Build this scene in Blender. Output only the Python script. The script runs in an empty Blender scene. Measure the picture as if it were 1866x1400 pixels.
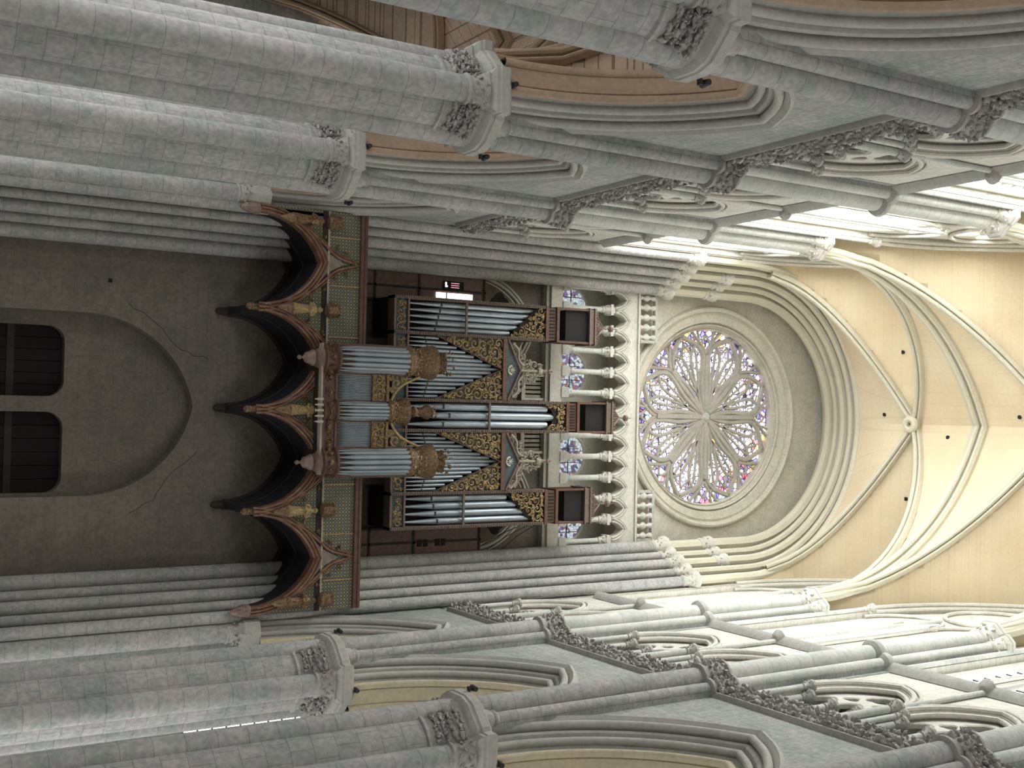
import bpy, math, random
from math import sin, cos, pi, sqrt, atan2, radians, hypot
from mathutils import Matrix, Vector
S = bpy.context.scene
COL = S.collection

# ---------------------------------------------------------------- camera, light, exposure
FPX, TILT, YAW, ROLL = 2117.99, 0.5605, -0.0258, 0.0346
CAMX, EYE = -0.2856, 1.6
def make_camera():
    F = Vector((sin(YAW)*cos(TILT), cos(YAW)*cos(TILT), sin(TILT)))
    R = Vector((cos(YAW), -sin(YAW), 0)); U = R.cross(F)
    R2 = R*cos(ROLL)+U*sin(ROLL); U2 = -R*sin(ROLL)+U*cos(ROLL)
    cd = bpy.data.cameras.new('camera'); co = bpy.data.objects.new('camera', cd); COL.objects.link(co)
    m = Matrix.Identity(4)                      # the photograph lies on its side: its right edge is up in the church
    for i in range(3):
        m[i][0] = U2[i]; m[i][1] = -R2[i]; m[i][2] = -F[i]
    m[0][3], m[1][3], m[2][3] = CAMX, 0.0, EYE
    co.matrix_world = m
    cd.sensor_fit = 'HORIZONTAL'; cd.sensor_width = 36; cd.lens = FPX/1866*36; cd.clip_end = 400
    S.camera = co
make_camera()
W = bpy.data.worlds.new('World'); S.world = W; W.use_nodes = True
W.node_tree.nodes['Background'].inputs[0].default_value = (0.99, 1.0, 0.98, 1)
W.node_tree.nodes['Background'].inputs[1].default_value = 0.46
S.view_settings.view_transform = 'Standard'; S.view_settings.look = 'None'
S.view_settings.gamma = 1.0; S.view_settings.use_curve_mapping = False
S.view_settings.exposure = 0.57
GLOW_L, GLOW_R, GLOW_ROSE = 16.0, 4.0, 1.5       # daylight behind the glass of each side
try:
    S.cycles.use_denoising = True; S.cycles.denoiser = 'OPENIMAGEDENOISE'
    S.cycles.max_bounces = 6; S.cycles.diffuse_bounces = 4; S.cycles.glossy_bounces = 2
    S.cycles.transmission_bounces = 2; S.cycles.transparent_max_bounces = 4
    S.cycles.sample_clamp_indirect = 6; S.cycles.caustics_reflective = False; S.cycles.caustics_refractive = False
    S.cycles.use_adaptive_sampling = True; S.cycles.adaptive_threshold = 0.02
except Exception: pass

# ---------------------------------------------------------------- materials
def newmat(name):
    m = bpy.data.materials.new(name); m.use_nodes = True
    nt = m.node_tree; b = nt.nodes['Principled BSDF']
    return m, nt, b
def N(nt, t, **k):
    n = nt.nodes.new(t)
    for a, v in k.items(): setattr(n, a, v)
    return n
def mixrgb(nt, a, b, fac, mode='MIX'):
    n = N(nt, 'ShaderNodeMix', data_type='RGBA', blend_type=mode)
    for sock, v in ((n.inputs[0], fac), (n.inputs[6], a), (n.inputs[7], b)):
        if hasattr(v, 'is_linked'): nt.links.new(v, sock)
        elif isinstance(v, tuple): sock.default_value = v if len(v) == 4 else v+(1,)
        else: sock.default_value = v
    return n.outputs[2]
def ramp(nt, src, stops, interp='LINEAR'):
    n = N(nt, 'ShaderNodeValToRGB'); n.color_ramp.interpolation = interp
    e = n.color_ramp.elements
    while len(e) > 1: e.remove(e[-1])
    e[0].position, e[0].color = stops[0][0], tuple(stops[0][1])+(1,)
    for p, c in stops[1:]:
        x = e.new(p); x.color = tuple(c)+(1,)
    nt.links.new(src, n.inputs[0]); return n.outputs[0]
def stone(name, base, mode='x', bw=0.62, bh=0.34, joint=0.6, var=0.16, stain=0.35, tint=(0.30, 0.33, 0.31), mortar=0.012, bump=0.25, fine=0.6):
    """ashlar masonry; mode says how courses run: 'x' wall facing x, 'y' wall facing y, 'c' round shaft, 'n' none"""
    m, nt, b = newmat(name); L = nt.links.new
    tc = N(nt, 'ShaderNodeTexCoord'); sep = N(nt, 'ShaderNodeSeparateXYZ'); L(tc.outputs['Object'], sep.inputs[0])
    X, Y, Z = sep.outputs
    geo = N(nt, 'ShaderNodeNewGeometry')
    n1 = N(nt, 'ShaderNodeTexNoise'); n1.inputs['Scale'].default_value = 0.55; n1.inputs['Detail'].default_value = 5
    n2 = N(nt, 'ShaderNodeTexNoise'); n2.inputs['Scale'].default_value = 9.0; n2.inputs['Detail'].default_value = 4
    L(geo.outputs['Position'], n1.inputs['Vector']); L(geo.outputs['Position'], n2.inputs['Vector'])
    col = tuple(base)+(1,)
    s1 = ramp(nt, n1.outputs[0], [(0.35, (1, 1, 1)), (0.68, tuple(min(1, t/ (base[i]+1e-6)) for i, t in enumerate(tint)))])
    c = mixrgb(nt, col, s1, stain, 'MULTIPLY')
    s2 = ramp(nt, n2.outputs[0], [(0.3, (0.78, 0.78, 0.78)), (0.7, (1.12, 1.12, 1.12))])
    c = mixrgb(nt, c, s2, fine, 'MULTIPLY')
    n3 = N(nt, 'ShaderNodeTexNoise'); n3.inputs['Scale'].default_value = 1.7; n3.inputs['Detail'].default_value = 6; n3.inputs['Roughness'].default_value = 0.65
    L(geo.outputs['Position'], n3.inputs['Vector'])
    c = mixrgb(nt, c, ramp(nt, n3.outputs[0], [(0.34, (1.12, 1.02, 1.05)), (0.5, (1, 1, 1)), (0.66, (0.82, 0.88, 0.84))]), fine, 'MULTIPLY')
    if mode != 'n':
        comb = N(nt, 'ShaderNodeCombineXYZ')
        if mode == 'c':
            at = N(nt, 'ShaderNodeMath', operation='ARCTAN2'); L(Y, at.inputs[0]); L(X, at.inputs[1])
            oi = N(nt, 'ShaderNodeObjectInfo'); a2 = N(nt, 'ShaderNodeMath', operation='MULTIPLY_ADD')
            L(oi.outputs['Random'], a2.inputs[0]); a2.inputs[1].default_value = 6.0; L(Z, a2.inputs[2])
            L(at.outputs[0], comb.inputs[0]); L(a2.outputs[0], comb.inputs[1])
        elif mode == 'x': L(Y, comb.inputs[0]); L(Z, comb.inputs[1])
        else: L(X, comb.inputs[0]); L(Z, comb.inputs[1])
        br = N(nt, 'ShaderNodeTexBrick'); L(comb.outputs[0], br.inputs['Vector'])
        br.inputs['Scale'].default_value = 1; br.inputs['Brick Width'].default_value = bw; br.inputs['Row Height'].default_value = bh
        br.inputs['Mortar Size'].default_value = mortar; br.inputs['Mortar Smooth'].default_value = 0.3
        br.inputs['Color1'].default_value = (1-var, 1-var, 1-var*0.9, 1); br.inputs['Color2'].default_value = (1+var*0.7, 1+var*0.6, 1+var*0.6, 1)
        br.inputs['Mortar'].default_value = (1-joint, 1-joint, 1-joint, 1)
        c = mixrgb(nt, c, br.outputs['Color'], 1.0, 'MULTIPLY')
    L(c, b.inputs['Base Color']); b.inputs['Roughness'].default_value = 0.85
    b.inputs['Specular IOR Level'].default_value = 0.25
    bp = N(nt, 'ShaderNodeBump'); bp.inputs['Strength'].default_value = bump; bp.inputs['Distance'].default_value = 0.03
    L(n2.outputs[0], bp.inputs['Height']); L(bp.outputs[0], b.inputs['Normal'])
    return m
def plain(name, col, rough=0.6, metal=0.0, noise=0.3, scale=6.0, col2=None):
    m, nt, b = newmat(name)
    n = N(nt, 'ShaderNodeTexNoise'); n.inputs['Scale'].default_value = scale; n.inputs['Detail'].default_value = 4
    geo = N(nt, 'ShaderNodeNewGeometry'); nt.links.new(geo.outputs['Position'], n.inputs['Vector'])
    c2 = col2 or tuple(v*(1-noise) for v in col)
    o = ramp(nt, n.outputs[0], [(0.35, c2), (0.65, col)])
    nt.links.new(o, b.inputs['Base Color'])
    b.inputs['Roughness'].default_value = rough; b.inputs['Metallic'].default_value = metal
    return m
GREY = (0.41, 0.395, 0.375); PALE = (0.56, 0.545, 0.475)
M = {}
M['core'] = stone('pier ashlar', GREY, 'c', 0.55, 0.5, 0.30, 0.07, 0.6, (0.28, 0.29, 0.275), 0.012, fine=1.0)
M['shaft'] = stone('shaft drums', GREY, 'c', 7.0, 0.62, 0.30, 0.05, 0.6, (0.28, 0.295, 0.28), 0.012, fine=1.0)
M['shaft_hi'] = stone('pale shaft drums', (0.56, 0.56, 0.51), 'c', 7.0, 0.5, 0.22, 0.05, 0.45, (0.36, 0.38, 0.35), 0.012)  # paler than the lower shafts: cleaner stone, with window glow put into the colour
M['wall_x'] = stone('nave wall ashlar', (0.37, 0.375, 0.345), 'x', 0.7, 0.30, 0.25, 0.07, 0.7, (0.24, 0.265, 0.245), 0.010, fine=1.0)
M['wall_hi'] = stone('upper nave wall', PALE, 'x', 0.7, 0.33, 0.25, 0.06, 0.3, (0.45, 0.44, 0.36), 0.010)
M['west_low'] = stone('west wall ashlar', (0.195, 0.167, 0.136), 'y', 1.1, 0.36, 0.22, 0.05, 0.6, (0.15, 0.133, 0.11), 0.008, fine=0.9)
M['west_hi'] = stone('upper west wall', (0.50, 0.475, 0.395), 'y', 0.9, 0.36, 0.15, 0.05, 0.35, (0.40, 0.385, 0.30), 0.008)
M['trim'] = stone('carved stone', (0.43, 0.415, 0.375), 'n', stain=0.4, tint=(0.33, 0.34, 0.31))
M['trim_hi'] = stone('pale carved stone', (0.56, 0.54, 0.475), 'n', stain=0.25, tint=(0.45, 0.43, 0.37))
M['tracery'] = stone('backlit tracery', (0.36, 0.335, 0.29), 'n', stain=0.3, tint=(0.28, 0.26, 0.22))  # stone colour darkened to read as backlit against the glass
M['leaf'] = stone('dusty leaf carving', (0.40, 0.375, 0.355), 'n', stain=0.5, tint=(0.27, 0.25, 0.235))
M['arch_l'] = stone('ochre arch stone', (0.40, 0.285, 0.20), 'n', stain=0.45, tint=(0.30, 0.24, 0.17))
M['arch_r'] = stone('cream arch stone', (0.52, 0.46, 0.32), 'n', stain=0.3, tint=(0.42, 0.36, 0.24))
M['web'] = stone('vault web', (0.67, 0.575, 0.40), 'x', 0.55, 0.26, 0.08, 0.02, 0.6, (0.62, 0.48, 0.31), 0.010, 0.05, fine=0.2)
M['web_aisle'] = stone('aisle vault web', (0.60, 0.46, 0.35), 'x', 0.55, 0.28, 0.55, 0.05, 0.2, (0.48, 0.36, 0.26), 0.016, 0.1)
M['rib'] = stone('vault rib', (0.58, 0.545, 0.43), 'n', stain=0.3, tint=(0.48, 0.44, 0.33), fine=0.25)
M['wood'] = plain('brown painted wood', (0.13, 0.065, 0.045), 0.5, noise=0.4)
M['wood_dark'] = plain('dark wood', (0.030, 0.02, 0.017), 0.8)
M['door'] = plain('door planks', (0.010, 0.007, 0.007), 0.95)
M['gilt'] = plain('old gilding', (0.25, 0.155, 0.075), 0.5, 0.3, col2=(0.09, 0.05, 0.03), scale=14)
M['gold'] = plain('gold scrolls', (0.46, 0.34, 0.16), 0.5, 0.2, col2=(0.24, 0.17, 0.085), scale=14)
M['mould'] = plain('tribune moulding', (0.25, 0.145, 0.085), 0.5, 0.1, col2=(0.15, 0.07, 0.045), scale=4)
M['blue'] = plain('faded blue paint', (0.075, 0.10, 0.105), 0.7, col2=(0.045, 0.06, 0.07))
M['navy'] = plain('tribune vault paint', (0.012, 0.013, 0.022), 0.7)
M['black'] = plain('black void', (0.010, 0.009, 0.009), 0.9)
M['iron'] = plain('iron', (0.03, 0.03, 0.03), 0.6)
M['tin'] = plain('tin pipe', (0.36, 0.40, 0.43), 0.36, 0.55, col2=(0.29, 0.325, 0.355), scale=2)
M['mouth'] = plain('dark pipe mouth', (0.02, 0.02, 0.025), 0.6)
M['casing'] = plain('organ case beading', (0.20, 0.15, 0.12), 0.55, 0.1, col2=(0.10, 0.065, 0.05), scale=30)
M['bulb'] = plain('grey finial', (0.25, 0.17, 0.13), 0.5)
def lattice_mat():
    m, nt, b = newmat('gilt lattice panel'); L = nt.links.new
    tc = N(nt, 'ShaderNodeTexCoord'); mp = N(nt, 'ShaderNodeMapping'); L(tc.outputs['Object'], mp.inputs[0])
    mp.inputs['Scale'].default_value = (9.0, 0.0, 9.0); mp.inputs['Rotation'].default_value = (0, 0, 0)
    v = N(nt, 'ShaderNodeTexVoronoi'); v.inputs['Randomness'].default_value = 0.12; v.inputs['Scale'].default_value = 1.0; L(mp.outputs[0], v.inputs['Vector'])
    c = ramp(nt, v.outputs['Distance'], [(0.0, (0.50, 0.40, 0.16)), (0.2, (0.36, 0.29, 0.13)), (0.3, (0.06, 0.055, 0.045)), (0.42, (0.05, 0.065, 0.065)), (0.55, (0.15, 0.16, 0.125))])
    L(c, b.inputs['Base Color']); b.inputs['Roughness'].default_value = 0.6
    return m
M['lattice'] = lattice_mat()
def glass_mat(name, strength, kind):
    m, nt, b = newmat(name); L = nt.links.new
    tc = N(nt, 'ShaderNodeTexCoord')
    if kind == 'rose':
        v = N(nt, 'ShaderNodeTexVoronoi'); v.inputs['Scale'].default_value = 4.2; L(tc.outputs['Object'], v.inputs['Vector'])
        sp = N(nt, 'ShaderNodeSeparateColor'); L(v.outputs['Color'], sp.inputs[0])
        c = ramp(nt, sp.outputs[0], [(0, (1, .9, 1)), (.20, (.55, .38, .85)), (.30, (1, 1, 1)), (.46, (.10, .08, .32)), (.60, (.75, .12, .22)), (.68, (.4, .7, 1)), (.76, (1, .5, .08)), (.83, (.06, .05, .16)), (.93, (.35, .04, .08))], 'CONSTANT')
        ln = N(nt, 'ShaderNodeVectorMath', operation='LENGTH'); L(tc.outputs['Object'], ln.inputs[0])
        nn = N(nt, 'ShaderNodeTexNoise'); nn.inputs['Scale'].default_value = 1.3; L(tc.outputs['Object'], nn.inputs['Vector'])
        ad = N(nt, 'ShaderNodeMath', operation='MULTIPLY_ADD'); L(nn.outputs[0], ad.inputs[0]); ad.inputs[1].default_value = 0.9; L(ln.outputs['Value'], ad.inputs[2])
        dv = N(nt, 'ShaderNodeMath', operation='DIVIDE'); L(ad.outputs[0], dv.inputs[0]); dv.inputs[1].default_value = 5.0
        wf = ramp(nt, dv.outputs[0], [(.0, (0, 0, 0)), (.36, (0, 0, 0)), (.42, (.85, .85, .85)), (.64, (.85, .85, .85)), (.72, (.1, .1, .1)), (1, (0, 0, 0))])
        c = mixrgb(nt, c, (1, .93, 1), wf)
        e = N(nt, 'ShaderNodeTexVoronoi', feature='DISTANCE_TO_EDGE'); e.inputs['Scale'].default_value = 4.2; L(tc.outputs['Object'], e.inputs['Vector'])
        k = ramp(nt, e.outputs['Distance'], [(0.0, (0.02, 0.02, 0.04)), (0.05, (.1, .08, .12)), (0.10, (1, 1, 1)), (.3, (2.6, 2.6, 2.6))])
        c = mixrgb(nt, c, k, 1.0, 'MULTIPLY')
    elif kind == 'grisaille':
        v = N(nt, 'ShaderNodeTexVoronoi'); v.inputs['Scale'].default_value = 7.0; L(tc.outputs['Object'], v.inputs['Vector'])
        sp = N(nt, 'ShaderNodeSeparateColor'); L(v.outputs['Color'], sp.inputs[0])
        c = ramp(nt, sp.outputs[0], [(0, (.75, .85, .9)), (.35, (.12, .12, .22)), (.5, (.3, .2, .4)), (.62, (.9, .95, 1)), (.8, (.45, .2, .15)), (.88, (.6, .75, .8))], 'CONSTANT')
        e = N(nt, 'ShaderNodeTexVoronoi', feature='DISTANCE_TO_EDGE'); e.inputs['Scale'].default_value = 7.0; L(tc.outputs['Object'], e.inputs['Vector'])
        c = mixrgb(nt, c, ramp(nt, e.outputs['Distance'], [(0.0, (0.03, 0.03, 0.04)), (0.08, (1, 1, 1))]), 1.0, 'MULTIPLY')
    else:
        n = N(nt, 'ShaderNodeTexNoise'); n.inputs['Scale'].default_value = 2.2; L(tc.outputs['Object'], n.inputs['Vector'])
        c = ramp(nt, n.outputs[0], [(0.3, (.72, .80, .84)), (0.65, (1, 1, .98))])
    L(c, b.inputs['Emission Color']); b.inputs['Emission Strength'].default_value = strength
    b.inputs['Base Color'].default_value = (0.05, 0.05, 0.06, 1); b.inputs['Roughness'].default_value = 0.3
    return m
M['glass_l'] = glass_mat('daylit clear glass south', GLOW_L, 'clear')
M['glass_r'] = glass_mat('daylit clear glass north', GLOW_R, 'clear')
M['glass_a'] = glass_mat('daylit aisle glass', 3.4, 'clear')
M['glass_rose'] = glass_mat('rose stained glass', GLOW_ROSE, 'rose')
M['glass_gal'] = glass_mat('gallery stained glass', 0.5, 'grisaille')
M['lamp_white'] = glass_mat('lit window pane', 3.0, 'clear')
M['sign_red'], _n, _b = newmat('red exit lettering')
_b.inputs['Emission Color'].default_value = (1.0, 0.35, 0.5, 1); _b.inputs['Emission Strength'].default_value = 1.2

# ---------------------------------------------------------------- mesh helpers
class MB:
    def __init__(s): s.v = []; s.f = []
    def add(s, vs, fs):
        o = len(s.v); s.v += [tuple(p) for p in vs]; s.f += [tuple(i+o for i in f) for f in fs]; return s
    def box(s, x0, y0, z0, x1, y1, z1):
        vs = [(x, y, z) for z in (z0, z1) for y in (y0, y1) for x in (x0, x1)]
        return s.add(vs, [(0, 2, 3, 1), (4, 5, 7, 6), (0, 1, 5, 4), (2, 6, 7, 3), (0, 4, 6, 2), (1, 3, 7, 5)])
    def lathe(s, prof, c=(0, 0, 0), n=24, a0=0.0, a1=2*pi, sx=1, sy=1, axis='z', cap=True):
        full = abs(a1-a0-2*pi) < 1e-6; k = n if full else n+1
        vs = []
        for r, h in prof:
            for i in range(k):
                a = a0+(a1-a0)*i/n; p, q = r*cos(a)*sx, r*sin(a)*sy
                vs.append({'z': (c[0]+p, c[1]+q, c[2]+h), 'y': (c[0]+p, c[1]+h, c[2]+q)}[axis])
        fs = []
        for j in range(len(prof)-1):
            for i in range(n if full else n):
                i2 = (i+1) % k
                fs.append((j*k+i, j*k+i2, (j+1)*k+i2, (j+1)*k+i))
        if cap and full:
            if prof[0][0] > 1e-4: fs.append(tuple(reversed(range(k))))
            if prof[-1][0] > 1e-4: fs.append(tuple((len(prof)-1)*k+i for i in range(k)))
        return s.add(vs, fs)
    def sweep(s, P, A, B, prof, closed=False, ends=False, loop=False):
        k = len(prof); vs = []
        for p, a, b in zip(P, A, B):
            for u, w in prof: vs.append((p[0]+a[0]*u+b[0]*w, p[1]+a[1]*u+b[1]*w, p[2]+a[2]*u+b[2]*w))
        fs = []; n = len(P)
        for j in range(n if loop else n-1):
            j2 = (j+1) % n
            for i in range(k if closed else k-1):
                i2 = (i+1) % k; fs.append((j*k+i, j*k+i2, j2*k+i2, j2*k+i))
        if ends and closed: fs += [tuple(reversed(range(k))), tuple((n-1)*k+i for i in range(k))]
        return s.add(vs, fs)
    def tube(s, P, r, n=8, ends=True, loop=False):
        P = [Vector(p) for p in P]; A = []; B = []; m = len(P)
        ref = None
        for i in range(m):
            t = (P[(i+1) % m]-P[i-1]) if loop else (P[min(i+1, m-1)]-P[max(i-1, 0)])
            t.normalize()
            if ref is None: ref = Vector((0, 0, 1)) if abs(t.z) < .9 else Vector((1, 0, 0))
            a = ref-t*ref.dot(t)
            if a.length < 1e-4: a = t.orthogonal()
            a.normalize(); b = t.cross(a); A.append(a); B.append(b); ref = a
        rr = r if isinstance(r, (list, tuple)) else [r]*m
        vs = []
        for p, a, b, q in zip(P, A, B, rr):
            for i in range(n):
                w = 2*pi*i/n; vs.append(p+a*(q*cos(w))+b*(q*sin(w)))
        fs = []
        for j in range(m if loop else m-1):
            j2 = (j+1) % m
            for i in range(n): fs.append((j*n+i, j*n+(i+1) % n, j2*n+(i+1) % n, j2*n+i))
        if ends and not loop: fs += [tuple(reversed(range(n))), tuple((m-1)*n+i for i in range(n))]
        return s.add(vs, fs)
    def blob(s, c, r, rng, sq=(1, 1, 1)):
        """a curled leaf lump: a small faceted ball turned and squashed at random"""
        R = Matrix.Rotation(rng.random()*6.28, 3, 'Z') @ Matrix.Rotation(rng.random()*3.14, 3, 'X')
        vs = [R @ Vector((0, 0, r*0.7))]
        for j in (1, 2, 3):
            for i in range(6):
                a = 2*pi*i/6+j*.5; t = pi*j/4; q = r*(0.75+0.6*rng.random())
                vs.append(R @ Vector((q*sin(t)*cos(a), q*0.42*sin(t)*sin(a)+.35*r*cos(t)**2, r*0.95*cos(t))))
        vs.append(R @ Vector((0, 0, -r*0.7)))
        vs = [(c[0]+v.x*sq[0], c[1]+v.y*sq[1], c[2]+v.z*sq[2]) for v in vs]
        fs = [(0, 1+i, 1+(i+1) % 6) for i in range(6)]
        for j in (0, 1): fs += [(1+j*6+i, 7+j*6+i, 7+j*6+(i+1) % 6, 1+j*6+(i+1) % 6) for i in range(6)]
        fs += [(13+i, 19, 13+(i+1) % 6) for i in range(6)]
        return s.add(vs, fs)
    def xf(s, fn): s.v = [tuple(fn(*p)) for p in s.v]; return s
    def build(s, name, mat, parent=None, loc=(0, 0, 0), smooth=True, ang=0.6):
        me = bpy.data.meshes.new(name); me.from_pydata([tuple(p) for p in s.v], [], s.f); me.validate()
        if mat == 'leaf' and ang == 0.6: ang = .8
        me.materials.append(M[mat] if isinstance(mat, str) else mat)
        if smooth and len(me.polygons):
            me.polygons.foreach_set('use_smooth', [True]*len(me.polygons)); me.set_sharp_from_angle(angle=ang)
        o = bpy.data.objects.new(name, me); COL.objects.link(o); o.location = loc
        if parent: o.parent = parent
        return o
def plate(loops, depth, bevel=0.0, res=1):
    """flat tracery with openings: nested outlines filled by the even-odd rule and given thickness"""
    cu = bpy.data.curves.new('outline', 'CURVE'); cu.dimensions = '2D'; cu.fill_mode = 'BOTH'; cu.extrude = max(depth/2-bevel, 0.001)
    cu.bevel_depth = bevel; cu.bevel_resolution = 0; cu.offset = -bevel
    for lp in loops:
        sp = cu.splines.new('POLY'); sp.points.add(len(lp)-1); sp.use_cyclic_u = True
        for p, q in zip(sp.points, lp): p.co = (q[0], q[1], 0, 1)
    ob = bpy.data.objects.new('outline', cu); me = bpy.data.meshes.new_from_object(ob)
    mb = MB(); mb.add([tuple(v.co) for v in me.vertices], [tuple(p.vertices) for p in me.polygons])
    bpy.data.objects.remove(ob); bpy.data.curves.remove(cu); bpy.data.meshes.remove(me)
    return mb
def parch(hs, rise, n=14):
    """pointed arch from (-hs,0) over (0,rise) to (hs,0): points and outward normals"""
    c = (rise*rise-hs*hs)/(2*hs); r = hs+c; e = atan2(rise, c)
    P = []; Nn = []
    for i in range(n+1):
        a = e*i/n; P.append((c-r*cos(a), r*sin(a))); Nn.append((-cos(a), sin(a)))
    Q = [(-x, y) for x, y in reversed(P[:-1])]; Qn = [(-x, y) for x, y in reversed(Nn[:-1])]
    m = Nn[-1]; k = 1/max(0.35, m[1]); Nn[-1] = (0, min(k, 1.9))
    return P+Q, Nn+Qn
def arch_z(x, hs, rise):
    c = (rise*rise-hs*hs)/(2*hs); r = hs+c; return sqrt(max(0, r*r-(abs(x)+c)**2))
def arc(cx, cy, r, a0, a1, n): return [(cx+r*cos(a0+(a1-a0)*i/n), cy+r*sin(a0+(a1-a0)*i/n)) for i in range(n+1)]
def circ(cx, cy, r, n=20): return [(cx+r*cos(2*pi*i/n), cy+r*sin(2*pi*i/n)) for i in range(n)]
def foil(cx, cy, r, k=3, n=30, rot=pi/2, d=0.22):
    return [(cx+(r*(1-d+d*abs(cos(k*(a-rot)/2))*1.6))*cos(a), cy+(r*(1-d+d*abs(cos(k*(a-rot)/2))*1.6))*sin(a)) for a in [2*pi*i/n for i in range(n)]]
def lancet(cx, z0, zs, hs, rise, n=7):
    P, _ = parch(hs, rise, n); return [(cx-hs, z0)]+[(cx+x, zs+y) for x, y in P]+[(cx+hs, z0)]
def empty(name, label, cat, loc=(0, 0, 0), rz=0, group=None, kind=None):
    o = bpy.data.objects.new(name, None); COL.objects.link(o); o.location = loc; o.rotation_euler = (0, 0, rz)
    return tag(o, label, cat, group, kind)
def tag(o, label=None, cat=None, group=None, kind=None):
    if label: o['label'] = label
    if cat: o['category'] = cat
    if group: o['group'] = group
    if kind: o['kind'] = kind
    return o
def kids(o): return [c for c in bpy.data.objects if c.parent == o]
def copy_tree(o, parent=None):
    c = o.copy(); COL.objects.link(c)
    if parent: c.parent = parent
    for ch in kids(o): copy_tree(ch, c)
    return c
def struct(o, label=None): o['kind'] = 'structure'; return tag(o, label)

# ---------------------------------------------------------------- dimensions of the church (metres)
SX = 6.40                 # axis of the tall wall shafts
WX = 6.75                 # face of the nave walls
PX = 7.12                 # axis of the piers
PY = [36.45, 29.75, 22.41, 15.07, 7.73, 0.39]
Z_IMP, Z_STR, Z_CLR, Z_CAP = 14.45, 21.4, 27.85, 33.2
XC = -0.13                # middle of the west end
WY = 38.9                 # west wall
rng = random.Random(7)

fl = MB().box(-16, -8, -0.4, 16, 40.5, 0).build('floor', 'west_low', smooth=False); struct(fl)

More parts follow.
